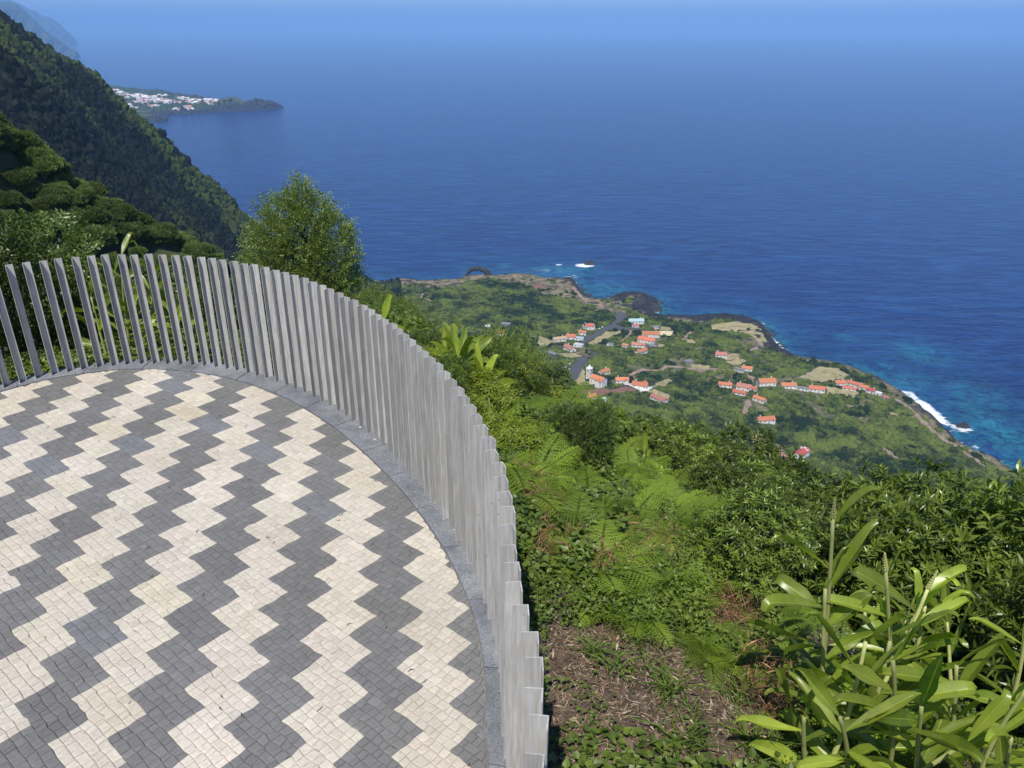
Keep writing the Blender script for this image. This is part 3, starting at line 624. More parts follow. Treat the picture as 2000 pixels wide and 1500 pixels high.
WHITE = (0.86, 0.85, 0.82); ORANGE = (0.56, 0.185, 0.10); DORANGE = (0.52, 0.15, 0.08); PINK = (0.46, 0.19, 0.15); RED = (0.50, 0.10, 0.09); BEIGE = (0.50, 0.33, 0.22); GREY = (0.22, 0.22, 0.23); BLUEG = (0.40, 0.47, 0.55)
house_no = [0]
HOUSE_POS = []
def house(p1, p2, w, wh, roofc, label, wallc=WHITE, flat=False, cat='house', name='house', chim=True, hip=False, wing=None):
    wh *= 1.22; w *= 1.06
    A, B = hitf(*p1), hitf(*p2)
    for _ in range(3):                                     # the ridge stands above the ground: slide both ends along their sight lines
        for q, px in ((A, p1), (B, p2)):
            zt = float(h_far(np.array([q[0]]), np.array([q[1]]))[0]) + wh + (0 if flat else w * 0.22)
            n = at_z(px[0], px[1], zt); q[:] = n
    mid = (A + B) / 2; L = max(float(np.hypot(*(B - A)[:2])), w * 0.9); rz = math.atan2(B[1] - A[1], B[0] - A[0])
    g = float(h_far(np.array([mid[0]]), np.array([mid[1]]))[0]) - 0.3
    root = empty(name, (mid[0], mid[1], g), rz); tag(root, label, cat, 'houses of the village on the coastal lowland' if cat == 'house' else None)
    HOUSE_POS.append((mid[0], mid[1], max(L, w) * 0.62 + 2.5))
    i = house_no[0]; house_no[0] += 1; hr = random.Random(i)
    rh = w * 0.27; mb = MB(); l, h2 = L / 2, w / 2
    if flat:
        mb.box(0, 0, wh / 2, L, w, wh, c=wallc); body = obj('wall', mb.mesh('wall', M['wall']), root)
        mb = MB(); mb.box(0, 0, wh + .13, L + .5, w + .5, .22, c=roofc); obj('roof', mb.mesh('roof', M['roof']), root)
    else:
        V = [(-l, -h2, -1.5), (l, -h2, -1.5), (l, h2, -1.5), (-l, h2, -1.5), (-l, -h2, wh), (l, -h2, wh), (l, h2, wh), (-l, h2, wh), (-l, 0, wh + rh), (l, 0, wh + rh)]
        mb.add(V, [[0, 1, 5, 4], [2, 3, 7, 6], [1, 2, 6, 5], [3, 0, 4, 7]], [[5, 6, 9], [7, 4, 8]], c=wallc)
        obj('wall', mb.mesh('wall', M['wall']), root)
        o, th = .45, .22; e = rh / h2; mb = MB()
        for s in (-1, 1):
            y0, z0 = s * (h2 + o), wh - o * e + .05
            V = [(-l - o, y0, z0), (l + o, y0, z0), (l + o, 0, wh + rh + .05), (-l - o, 0, wh + rh + .05)]
            V += [(x, y, z + th) for x, y, z in V]
            if hip: V = [(x * (0.55 if k in (2, 3, 6, 7) else 1), y, z) for k, (x, y, z) in enumerate(V)]
            mb.add(V, [[0, 1, 2, 3], [4, 7, 6, 5], [0, 4, 5, 1], [1, 5, 6, 2], [3, 7, 4, 0]] if s > 0 else [[0, 3, 2, 1], [4, 5, 6, 7], [0, 1, 5, 4], [1, 2, 6, 5], [3, 0, 4, 7]], c=np.array(roofc) * (0.82 + .3 * hr.random()) * np.array([1, .95 + .3 * hr.random(), 1.0]))
        rf = obj('roof', mb.mesh('roof', M['roof']), root)
        if chim and L > 8:
            mb = MB(); cx = l * hr.choice([-.6, .6]); mb.box(cx, h2 * .35, wh + rh + .3, .8, .8, 1.6, c=WHITE); mb.box(cx, h2 * .35, wh + rh + 1.2, 1.0, 1.0, .2, c=WHITE)
            obj('chimney', mb.mesh('chimney', M['wall']), rf)
    if wing:                                               # wing: (offset along, length out, width)
        ox, wl, ww = wing; mb = MB(); s = -1 if wl < 0 else 1; y0, y1 = s * h2 * .2, s * h2 + wl
        V = [(ox - ww / 2, y0, -1.5), (ox + ww / 2, y0, -1.5), (ox + ww / 2, y1, -1.5), (ox - ww / 2, y1, -1.5), (ox - ww / 2, y0, wh - .3), (ox + ww / 2, y0, wh - .3), (ox + ww / 2, y1, wh - .3), (ox - ww / 2, y1, wh - .3), (ox, y0, wh + ww * .25), (ox, y1, wh + ww * .25)]
        mb.add(V, [[0, 1, 5, 4], [2, 3, 7, 6], [1, 2, 6, 5], [3, 0, 4, 7]], [[6, 7, 9], [4, 5, 8]], c=wallc); obj('wing', mb.mesh('wing', M['wall']), root)
        mb = MB()
        for s2 in (-1, 1):
            V = [(ox + s2 * (ww / 2 + .4), y0, wh - .45), (ox + s2 * (ww / 2 + .4), y1 + s * .4, wh - .45), (ox, y1 + s * .4, wh + ww * .25 + .1), (ox, y0, wh + ww * .25 + .1)]
            V += [(x, y, z + .2) for x, y, z in V]; mb.add(V, [[0, 1, 2, 3], [4, 5, 6, 7], [0, 1, 5, 4], [1, 2, 6, 5], [3, 0, 4, 7]], c=np.array(roofc) * .95)
        obj('roof', mb.mesh('wing_roof', M['roof']), root)
    nwin = max(1, int(L / 4.2))
    for s in (-1, 1):
        for k in range(nwin):
            x = (k + .5) / nwin * L - l
            mb = MB()
            if k == nwin // 2 and s == -1:
                mb.box(x, s * (h2 + .03), 1.05 + .3, 1.0, .1, 2.1); obj('door', mb.mesh('door', M['wood']), root)
            else:
                mb.box(x, s * (h2 + .03), wh * .55 + .3, 1.1, .1, 1.3); obj('window', mb.mesh('window', M['window']), root)
    for s in (-1, 1):
        if w > 5.5: mb = MB(); mb.box(s * (l + .03), 0, wh * .55 + .3, .1, 1.1, 1.3); obj('window', mb.mesh('window', M['window']), root)
    return root
def H2(x1, y1, x2, y2, *a, **k): return house(c2(x1, y1), c2(x2, y2), *a, **k)
def H3(x1, y1, x2, y2, *a, **k): return house(c3(x1, y1), c3(x2, y2), *a, **k)

# church
ch = H2(785, 850, 905, 892, 9.5, 7.0, ORANGE, 'white church with orange roof and pointed bell tower', cat='church', name='church', wing=(4.5, -3.5, 6), chim=False)
def church_tower(root):
    p = hitf(*c2(752, 905)); inv = root.matrix_basis.inverted(); q = inv @ Vector((p[0], p[1], root.location.z)); x, y = q.x, q.y
    mb = MB(); mb.box(x, y, 6.2, 5.0, 5.0, 15.0, c=WHITE); mb.box(x, y, 14.0, 5.6, 5.6, .4, c=WHITE); mb.box(x, y, 9.0, 5.4, 5.4, .3, c=(.25, .25, .26))
    for sx in (-1, 1):
        for sy in (-1, 1): mb.box(x + sx * 2.45, y + sy * 2.45, 15.0, .5, .5, 1.6, c=WHITE)
    V = [(x - 2.2, y - 2.2, 14.2), (x + 2.2, y - 2.2, 14.2), (x + 2.2, y + 2.2, 14.2), (x - 2.2, y + 2.2, 14.2), (x, y, 18.6)]
    mb.add(V, [[3, 2, 1, 0]], [[0, 1, 4], [1, 2, 4], [2, 3, 4], [3, 0, 4]], c=WHITE)
    t = obj('bell_tower', mb.mesh('bell_tower', M['wall']), root)
    for dx, dy, sx, sy in ((0, -2.53, 1.3, .1), (0, 2.53, 1.3, .1), (-2.53, 0, .1, 1.3), (2.53, 0, .1, 1.3)):
        mb = MB(); mb.box(x + dx, y + dy, 11.6, sx, sy, 2.6); obj('opening', mb.mesh('opening', M['window']), t)
        mb = MB(); mb.box(x + dx, y + dy, 5.5, sx * .9, sy * .9, 2.0); obj('opening', mb.mesh('opening', M['window']), t)
church_tower(ch)
H2(860, 808, 940, 800, 7, 3.2, ORANGE, 'small white house with orange roof right behind the church')
H2(1012, 882, 1135, 890, 7.5, 3.6, ORANGE, 'long low white house between the church and the white-terraced house', wing=(4, -2.5, 5))
H2(1180, 912, 1325, 945, 9, 3.8, ORANGE, 'white house with orange roof on a bright white terrace above the red field', wing=(4, 3, 6))
H2(1375, 1042, 1495, 1092, 7, 3.2, PINK, 'long house with a dull pink roof on tan ground below the white-terraced house', wing=(6, 2.5, 5))
H2(742, 1048, 815, 1052, 8, 3.2, ORANGE, 'orange-roofed house below the red earth field, half behind treetops')
H2(875, 1080, 912, 1082, 4, 2.6, BLUEG, 'tiny pale blue shed below the red earth field', cat='shed', name='shed', chim=False)
H2(700, 362, 800, 357, 9, 4.2, ORANGE, 'white house with square orange roof above the curve of the asphalt road', hip=True)
H2(655, 420, 728, 432, 6.5, 3.2, ORANGE, 'small orange-roofed house just below the square-roofed one by the road')
H2(530, 455, 622, 470, 8.5, 3.6, ORANGE, 'orange-roofed house in the middle of the roadside row by the scrub edge')
H2(405, 490, 520, 485, 7, 3.2, BEIGE, 'house with beige roof at the left end of the roadside row')
H2(528, 560, 600, 592, 7.5, 3.6, PINK, 'white-gabled house with brownish pink roof below the roadside row')
H2(612, 555, 690, 568, 7, 3.2, (.55, .56, .58), 'flat-roofed white house at the lower end of the asphalt road', flat=True)
H2(612, 490, 700, 500, 7, 3.0, BLUEG, 'flat pale blue roof beside the orange houses of the roadside row', flat=True)
H2(1275, 430, 1440, 440, 10, 4.2, ORANGE, 'rear wing of the big orange-roofed building beside the cream terrace')
H2(1240, 478, 1400, 505, 10, 4.0, ORANGE, 'front wing of the big orange-roofed building beside the cream terrace', wing=(-5, 3, 8))
H2(1375, 382, 1435, 388, 7, 3.4, GREY, 'white house with grey flat roof behind the big orange-roofed building', flat=True)
H2(1140, 312, 1285, 312, 9, 3.2, BLUEG, 'long pale blue-grey roof beside the asphalt turning place')
H2(1172, 372, 1240, 376, 7, 2.8, (.50, .17, .17), 'low dark pink flat roof in the walled yard by the turning place', flat=True)
H2(1172, 542, 1300, 552, 8, 3.2, PINK, 'faded pink long roof below the big orange-roofed building', wing=(6, -3, 6))
H2(1086, 552, 1135, 560, 6, 2.8, PINK, 'small faded pink roof left of the long faded pink one')
H2(1225, 618, 1305, 605, 6.5, 3.0, ORANGE, 'small orange-roofed house below the faded pink roofs')
H2(932, 550, 990, 560, 5, 2.6, GREY, 'small white ruin with grey roof in the scrub below the dry yellow field', flat=True, chim=False)
H2(1340, 562, 1400, 582, 7, 3.0, GREY, 'grey roofless stone house right of the faded pink roofs', wallc=(.3, .29, .27), flat=True)
H2(1690, 722, 1760, 718, 6.5, 2.8, GREY, 'grey ruined stone house alone in the scrub above the dirt track', wallc=(.33, .31, .29), flat=True)
H2(350, 640, 430, 655, 6, 2.8, GREY, 'dark grey stone ruin left of the parking place', wallc=(.2, .19, .18), flat=True)
H3(160, 288, 232, 298, 8.5, 3.6, PINK, 'white-gabled house with pinkish roof alone beside the tan yard')
H3(330, 378, 398, 388, 7, 3.4, ORANGE, 'orange-roofed house at the lower corner of the tan threshing yard')
H3(290, 388, 340, 402, 6, 3.0, GREY, 'grey-roofed barn touching the house at the tan yard', cat='barn', name='barn', chim=False)
H3(180, 482, 265, 495, 7, 3.0, ORANGE, 'leftmost orange-roofed house of the middle cluster')
H3(300, 490, 390, 502, 9.5, 3.8, PINK, 'big house with brownish pink roof in the middle cluster')
H3(275, 532, 358, 546, 7, 3.0, ORANGE, 'orange-roofed house lowest in the middle cluster')
H3(385, 512, 430, 520, 6, 2.8, ORANGE, 'small orange roof right beside the big brownish pink roof')
H3(412, 570, 485, 595, 6.5, 3.0, ORANGE, 'orange-roofed house standing alone just below the middle cluster')
H3(438, 466, 545, 466, 10.5, 4.2, ORANGE, 'large white-gabled house with bright orange roof right of the middle cluster')
H3(585, 486, 680, 494, 8, 3.4, ORANGE, 'orange-roofed house between the large gabled one and the dry field')
H3(690, 515, 765, 530, 6, 2.8, GREY, 'low grey shed roof between two orange-roofed houses at the dry field', cat='shed', name='shed', flat=True)
H3(768, 505, 870, 522, 8.5, 3.4, ORANGE, 'orange-roofed house below the dry field, left of the seaside row')
H3(938, 475, 1002, 478, 7.5, 3.2, ORANGE, 'orange-roofed house at the left end of the seaside row')
H3(1022, 472, 1108, 496, 7.5, 3.4, ORANGE, 'second orange-roofed house of the seaside row')
H3(1100, 500, 1160, 515, 7, 3.2, ORANGE, 'third orange-roofed house of the seaside row')
H3(1150, 520, 1198, 536, 6, 3.0, RED, 'red-roofed last house of the seaside row')
H3(988, 508, 1075, 525, 5, 2.4, ORANGE, 'low orange lean-to roof in front of the seaside row', chim=False)
H3(1205, 548, 1240, 560, 5, 2.4, (.7, .7, .68), 'small white ruin next past the seaside row', flat=True)
H3(1245, 572, 1290, 590, 5, 2.2, PINK, 'low pink-grey ruin farthest along past the seaside row', flat=True, wallc=(.55, .5, .48))
H3(432, 706, 538, 716, 8, 3.4, ORANGE, 'orange-roofed house alone in the trees below the reddish track')
H3(408, 838, 486, 866, 7, 3.2, PINK, 'long pink-red roof just above the near treetops, left of the chapel')
chp = H3(692, 945, 752, 912, 7.5, 4.6, RED, 'small white chapel with red roof and a bell gable', cat='chapel', name='chapel', chim=False)
mb = MB(); mb.box(4.6, 0, 4.2, .7, 8.2, 6.6, c=WHITE); mb.box(4.6, 0, 8.2, .7, 2.4, 2.0, c=WHITE); mb.box(4.6, 3.9, 7.7, .7, .5, .8, c=WHITE); mb.box(4.6, -3.9, 7.7, .7, .5, .8, c=WHITE); obj('bell_gable', mb.mesh('bell_gable', M['wall']), chp)
H3(592, 957, 628, 970, 5, 2.6, PINK, 'tiny pink-roofed hut just left of the chapel, mostly behind leaves')
house(c4(665, 578), c4(722, 582), 8, 3.6, ORANGE, 'orange-roofed house seen alone over the light green bushes at the foot of the scrub')
house(c4(592, 545), c4(622, 548), 6, 3.2, (.7, .7, .7), 'white flat-roofed house left of the lone orange roof over the bushes', flat=True)
house(c4(700, 525), c4(760, 535), 8, 2.6, GREY, 'dark grey roof behind the lone orange one over the bushes', wallc=(.25, .24, .23), flat=True)

def field_wall(conv, pts, label, h=1.3, w=0.9, colr=None):
    P = [hitf(*conv(*p)) for p in pts]; Q = []
    for a, b in zip(P[:-1], P[1:]):
        n = max(2, int(np.hypot(*(b - a)[:2]) / 3))
        for k in range(n): q = a + (b - a) * k / n; q[2] = float(h_far(q[:1], q[1:2])[0]); Q.append(q)
    Q.append(P[-1]); Q = np.array(Q); T = norm(np.gradient(Q, axis=0)); Nn = np.stack([-T[:, 1], T[:, 0], T[:, 0] * 0], 1)
    jit = (vn(np.arange(len(Q)) * .9, np.zeros(len(Q)), 7) * .5)[:, None]
    up = np.array([0, 0, 1.]); prof = [Q + Nn * w / 2 - up, Q + Nn * w * .35 + up * (h + jit), Q - Nn * w * .35 + up * (h + jit), Q - Nn * w / 2 - up]
    n = len(Q); V = np.concatenate(prof); F = [(k * n + i_, k * n + i_ + 1, (k + 1) * n + i_ + 1, (k + 1) * n + i_) for k in range(3) for i_ in range(n - 1)]
    mb = MB(); mb.add(V, F, c=colr or .5); tag(obj('field_wall', mb.mesh('field_wall', M['stonewall'] if colr is None else M['wall'])), label, 'stone wall', 'walls of the village fields')
field_wall(c2, [(645, 985), (720, 968), (860, 962), (905, 970), (950, 1012), (1110, 972), (1250, 1028)], 'dark dry-stone wall along the top edge of the red earth field')
field_wall(c2, [(1350, 962), (1440, 930), (1530, 895), (1570, 918), (1560, 945), (1500, 985), (1440, 1000)], 'stone wall looping round the tan plot right of the white terrace')
field_wall(c2, [(1470, 1010), (1560, 1062)], 'short stone wall running down from the looped wall')
field_wall(c3, [(655, 465), (700, 455), (760, 425), (828, 388)], 'stone wall climbing the left side of the dry field')
field_wall(c3, [(660, 462), (760, 482), (870, 500), (980, 520), (1090, 545)], 'long stone wall along the lower side of the dry field')
field_wall(c2, [(1020, 378), (1090, 330), (1140, 295), (1290, 292), (1345, 318), (1325, 390), (1090, 395)], 'dark wall round the yard beside the turning place')
field_wall(c2, [(480, 590), (600, 640), (740, 700), (850, 745)], 'stone wall slanting down past the parking place')
field_wall(c3, [(590, 820), (640, 870), (690, 905)], 'stone wall dropping toward the chapel')

# parked vehicles
def car_proto():
    root = empty('parked_car'); mb = MB()
    pr = [(-2.1, .35), (-2.1, .85), (-1.5, .95), (-1.0, 1.42), (.5, 1.45), (1.05, .98), (2.0, .85), (2.15, .4)]
    n = len(pr); V = [(x, s * (.85 if z < 1.2 else .7), z) for s in (-1, 1) for x, z in pr]
    mb.add(V, [(k, (k + 1) % n, n + (k + 1) % n, n + k) for k in range(n)], [], c=(.75, .76, .78)); cen = [(0, -.85, .7), (0, .85, .7)]
    mb.add([V[k] for k in range(n)] + [cen[0]], T=[(k, n, (k + 1) % n) for k in range(n)], c=(.75, .76, .78)); mb.add([V[n + k] for k in range(n)] + [cen[1]], T=[(k, (k + 1) % n, n) for k in range(n)], c=(.75, .76, .78))
    obj('body', mb.mesh('car_body', M['carpaint']), root)
    mb = MB(); mb.box(-.25, 0, 1.2, 1.9, 1.6, .34); obj('window', mb.mesh('car_glass', M['window']), root)
    for sx in (-1.3, 1.3):
        for sy in (-.8, .8):
            mb = MB(); mb.tube([(sx, sy - .12, .33), (sx, sy + .12, .33)], .33, 10, c=.03); obj('wheel', mb.mesh('wheel', M['lava']), root)
    return root
car = car_proto(); first = True
for conv, x, y, a, lab in [(c2, 885, 402, 62, 'white van-like car lowest in the line along the asphalt road'), (c2, 905, 388, 62, 'white car second from below in the line along the asphalt road'), (c2, 925, 376, 62, 'white car third from below in the line along the asphalt road'), (c2, 948, 362, 60, 'white car highest in the line along the asphalt road, nearest the turning place'),
                           (c2, 858, 418, 60, 'white car parked just below the line along the asphalt road'), (c2, 505, 806, 20, 'white car at the left edge of the parking place below the church tower'), (c2, 528, 800, 30, 'white car in the middle of the three on the parking place'), (c2, 548, 810, 10, 'white car nearest the church on the parking place'), (c2, 565, 765, 40, 'white car parked at the top of the parking place')]:
    c = car if first else copy_tree(car); first = False; p = hitf(*conv(x, y)); c.location = (p[0], p[1], p[2] + .8); c.rotation_euler = (0, 0, R(a)); tag(c, lab, 'car', 'cars parked in the village')

# ---- lava rocks, arch and sea stacks
def rock_mesh(name, sx, sy, sz, seed, n=5, base=-2):
    V, F = [], []; g = np.linspace(-1.15, 1.15, 26); X, Y = np.meshgrid(g, g); r = np.hypot(X, Y) + (fbm(X * 1.7 + seed, Y * 1.7, seed) - .5) * .9
    Z = np.clip(1 - r, -.4, 1) ** 1 * (0.55 + 1.2 * fbm(X * 4 + seed, Y * 4, seed + 3)) * sz; Z = np.where(r > 1, base, Z)
    return np_mesh(name, np.stack([X * sx, Y * sy, Z], -1).reshape(-1, 3), grid_faces(26, 26), M['lava'], None, False)
def rock(px, py, sx, sy, sz, label, seed, rz=0, name='sea_rock'):
    p = at_z(px, py, SEA); o = obj(name, rock_mesh(name, sx, sy, sz, seed), None, (p[0], p[1], SEA)); o.rotation_euler = (0, 0, rz)
    return tag(o, label, 'rock')
rock(1152, 516, 11, 7, 8, 'dark rock in white foam off the point of the lowland', 3)
rock(1881, 833, 7, 5, 5, 'small dark rock ringed by foam near the far right shore', 5)
rock(1249, 600, 34, 30, 17, 'big rugged black lava headland jutting out beyond the turning place', 8, .3, 'lava_headland')
rock(1112, 552, 10, 8, 9, 'black lava stack at the tip of the turquoise bay', 13)
rock(1480, 648, 16, 24, 9, 'black lava cliff at the corner of the tan headland', 17, .5, 'lava_cliff')
rock(985, 546, 22, 9, 8, 'dark lava bluff right of the sea arch', 21, 0)
def arch():
    a, b = at_z(908, 542, SEA), at_z(960, 543, SEA); mb = MB(); t = np.linspace(0, math.pi, 14); L = np.linalg.norm(b - a); d = (b - a) / L; c = (a + b) / 2
    P = c + d * (-np.cos(t) * L * .40)[:, None] + np.array([0, 0, 1.]) * (np.sin(t) ** .6 * 19 - 2)[:, None]; P += rng.normal(0, .5, P.shape)
    mb.tube(P, 2.8 + 1.3 * rng.random(14) + 2.6 * (t / math.pi) ** 2 + 2 * (np.abs(t - 1.57) / 1.57) ** 3, 9); return mb.mesh('rock_arch', M['lava'])
tag(obj('rock_arch', arch()), 'natural black lava arch standing in the sea at the edge of the lowland', 'rock arch')
# shore rocks: small lava boulders beyond counting
cp = np.array(coast[3:47]); seg = cp[1:] - cp[:-1]; sl = np.hypot(seg[:, 0], seg[:, 1]); nn = 1500
k = rng.choice(len(seg), nn, p=sl / sl.sum()); u = rng.random(nn); c = cp[k] + seg[k] * u[:, None]; nrm = np.stack([-seg[k, 1], seg[k, 0]], 1) / sl[k][:, None]
c = c + nrm * (rng.normal(-2, 6, nn))[:, None]; rs = rng.uniform(.7, 2.6, nn)
ico = []; phi = (1 + 5 ** .5) / 2
ICO_V = norm(np.array([(-1, phi, 0), (1, phi, 0), (-1, -phi, 0), (1, -phi, 0), (0, -1, phi), (0, 1, phi), (0, -1, -phi), (0, 1, -phi), (phi, 0, -1), (phi, 0, 1), (-phi, 0, -1), (-phi, 0, 1)]))
ICO_F = np.array([(0, 11, 5), (0, 5, 1), (0, 1, 7), (0, 7, 10), (0, 10, 11), (1, 5, 9), (5, 11, 4), (11, 10, 2), (10, 7, 6), (7, 1, 8), (3, 9, 4), (3, 4, 2), (3, 2, 6), (3, 6, 8), (3, 8, 9), (4, 9, 5), (2, 4, 11), (6, 2, 10), (8, 6, 7), (9, 8, 1)])
def subdiv(V, F):
    V = list(map(tuple, V)); mid = {}; out = []
    def m(a, b):
        k = (min(a, b), max(a, b))
        if k not in mid: V.append(tuple(norm(np.array(V[a]) + np.array(V[b])))); mid[k] = len(V) - 1
        return mid[k]
    for a, b, c in F: ab, bc, ca = m(a, b), m(b, c), m(c, a); out += [(a, ab, ca), (ab, b, bc), (ca, bc, c), (ab, bc, ca)]
    return np.array(V), np.array(out)
ICO2_V, ICO2_F = subdiv(ICO_V, ICO_F)
def puffs(P, S, base_V, base_F, jit=.25, tints=None, flat=0.8):
    n = len(P); k = len(base_V); r = 1 + rng.normal(0, jit, (n, k)); a = rng.random(n) * 6.28
    V = base_V[None] * r[..., None] * S[:, None, None] * np.array([1, 1, flat]); ca, sa = np.cos(a)[:, None], np.sin(a)[:, None]
    V = np.stack([V[..., 0] * ca - V[..., 1] * sa, V[..., 0] * sa + V[..., 1] * ca, V[..., 2]], -1) + P[:, None]
    F = (base_F[None] + (np.arange(n) * k)[:, None, None]).reshape(-1, 3)
    T = np.repeat(tints, k) + rng.normal(0, .06, n * k)
    return V.reshape(-1, 3), F, np.clip(T, 0, 1)
zz = np.where(inpoly(c[:, 0], c[:, 1], coast), h_far(c[:, 0], c[:, 1]), SEA)
V, F, T = puffs(np.stack([c[:, 0], c[:, 1], np.minimum(zz, SEA + 9)], 1), rs, ICO_V, ICO_F, .2, np.full(nn, .5), .7)
tag(obj('shore_rocks', np_mesh('shore_rocks', V, F, M['lava'], T)), 'black lava boulders littering the whole shoreline', 'rocks', kind='stuff')

# ---- scrub on the lowland
def scatter(x0, x1, y0, y1, step, jit=.45):
    X, Y = np.meshgrid(np.arange(x0, x1, step), np.arange(y0, y1, step)); X = X.ravel(); Y = Y.ravel()
    return X + rng.uniform(-jit, jit, len(X)) * step, Y + rng.uniform(-jit, jit, len(X)) * step
def clear_of(x, y, margin=2.0):
    ok = np.ones(len(x), bool)
    for w, line, width in AREAS:
        w = np.array(w); b0 = w.min(0) - 8; b1 = w.max(0) + 8
        m = ok & (x > b0[0]) & (x < b1[0]) & (y > b0[1]) & (y < b1[1]); i_ = np.where(m)[0]
        if not len(i_): continue
        if line: bad = distpoly(x[i_], y[i_], [tuple(q) for q in w], False) < width / 2 + margin * .7
        else: bad = inpoly(x[i_], y[i_], [tuple(q) for q in w]) | (distpoly(x[i_], y[i_], [tuple(q) for q in w]) < margin * .6)
        ok[i_[bad]] = False
    for hx, hy, r in HOUSE_POS: ok &= np.hypot(x - hx, y - hy) > r
    return ok
x, y = scatter(-330, 560, 400, 1340, 3.3)
m = inpoly(x, y, coast); x, y = x[m], y[m]
px, py = to_px(np.stack([x, y, np.full(len(x), -350.)], 1)); m = (px > 600) & (px < 2150) & (py < 1020); x, y = x[m], y[m]
dry, lava, dc = cover(x, y); pn = fbm(x / 18, y / 18, 77)
village = (np.hypot((x - 190) / 150, (y - 900) / 120) < 1) | (np.hypot((x - 330) / 150, (y - 800) / 60) < 1)
m = (dry + lava < .28 + .25 * (rng.random(len(x)) < .1)) & clear_of(x, y) & (~village | (pn > .44) | (rng.random(len(x)) < .25)); x, y, pn, village = x[m], y[m], pn[m], village[m]
z = h_far(x, y); m = z < SEA + 150; x, y, z, pn = x[m], y[m], z[m], pn[m]
s = (1.5 + 2.6 * fbm(x / 30, y / 30, 78)) * rng.uniform(.7, 1.35, len(x))
V, F, T = puffs(np.stack([x, y, z + s * .25], 1), s, ICO_V, ICO_F, .22, np.clip(.42 + 2.1 * (fbm(x / 38, y / 38, 79) - .5) + 1.0 * (vn(x / 9, y / 9, 80) - .5) + rng.normal(0, .16, len(x)), 0, 1), .85)
tag(obj('scrub', np_mesh('scrub', V, F, M['scrub'], T)), 'dense dark green scrub covering the coastal lowland between the houses', 'scrub', kind='stuff')

# ---- forest on the cliffs
x, y = scatter(-1150, 60, 150, 1330, 3.7)
z = h_big(x, y); px, py = to_px(np.stack([x, y, z + 4], 1))
m = (px > -120) & (px < 780) & (z > SEA + 12) & (z < 90) & ((z > SEA + 150) | (y > 1120) | (x < -200)) & (py < np.interp(px, [-120, 0, 100, 200, 300, 400, 520, 800], [230, 320, 400, 450, 500, 540, 640, 760])); x, y, z = x[m], y[m], z[m]
gully_shade = fbm((y + x * .25) / 26, x / 130, 93, 3); clump = fbm(x / 30, y / 30, 91)  # stretched noise along the gullies, painting their shade into the tree tint
keep = rng.random(len(x)) < .80 + .3 * smooth(.35, .6, clump); x, y, z, gully_shade, clump = x[keep], y[keep], z[keep], gully_shade[keep], clump[keep]
s = rng.uniform(1.9, 3.9, len(x)) * (0.75 + .7 * fbm(x / 60, y / 60, 90)) * np.where(rng.random(len(x)) < .06, 1.5, 1)
tn_ = np.clip(-.14 + 1.3 * smooth(.40, .66, gully_shade) * .8 + .25 * (clump - .5) + rng.normal(0, .13, len(x)), 0, 1)  # tree tint: painted gully shade plus random tone per tree
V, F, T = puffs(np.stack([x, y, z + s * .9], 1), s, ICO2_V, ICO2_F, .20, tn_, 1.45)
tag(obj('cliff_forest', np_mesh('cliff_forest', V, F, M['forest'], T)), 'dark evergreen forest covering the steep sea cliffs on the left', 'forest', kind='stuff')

# ================================================================ plants
def frames(T, up=None):
    """leaf normal and side for leaf directions T"""
    up = np.array([0, 0, 1.]) if up is None else up
    B = np.cross(T, np.broadcast_to(up, T.shape)); bad = np.linalg.norm(B, axis=1) < 1e-3; B[bad] = [1, 0, 0]; B = norm(B); return np.cross(B, T), B
def leaves(P, T, Nn, L, W, tint, fold=0.15, droop=0.12, shape=0.5):
    """lens-shaped folded leaves: 6 points, 4 triangles"""
    B = np.cross(T, Nn); L = np.asarray(L)[:, None]; W = np.asarray(W)[:, None]
    m1 = P + T * L * shape; tip = P + T * L - Nn * L * droop
    s1 = P + T * L * (shape * .55); s2 = P + T * L * (shape + (1 - shape) * .45) - Nn * L * droop * .3
    V = np.stack([P, s1 + B * W * .42 + Nn * W * fold, m1 + B * W * .5 + Nn * W * fold, tip, m1 - B * W * .5 + Nn * W * fold, s1 - B * W * .42 + Nn * W * fold, m1 - Nn * L * droop * .1], 1)
    n = len(P); F = np.array([[0, 6, 1], [1, 6, 2], [2, 6, 3], [3, 6, 4], [4, 6, 5], [5, 6, 0]])
    F = (F[None] + (np.arange(n) * 7)[:, None, None]).reshape(-1, 3)
    return V.reshape(-1, 3), F, np.repeat(np.clip(tint, 0, 1), 7)
def leaf4(P, T, Nn, L, W, tint, fold=0.2):
    B = np.cross(T, Nn); L = np.asarray(L)[:, None]; W = np.asarray(W)[:, None]; m = P + T * L * .45
    V = np.stack([P, m + B * W * .5 + Nn * W * fold, P + T * L, m - B * W * .5 + Nn * W * fold], 1); n = len(P)
    F = np.array([[0, 2, 1], [0, 3, 2]]); F = (F[None] + (np.arange(n) * 4)[:, None, None]).reshape(-1, 3)
    return V.reshape(-1, 3), F, np.repeat(np.clip(tint, 0, 1), 4)
def rand_dir(n, g, zmin=-1.0):
    z = g.uniform(zmin, 1, n); a = g.uniform(0, 2 * math.pi, n); r = np.sqrt(1 - z * z); return np.stack([r * np.cos(a), r * np.sin(a), z], 1)
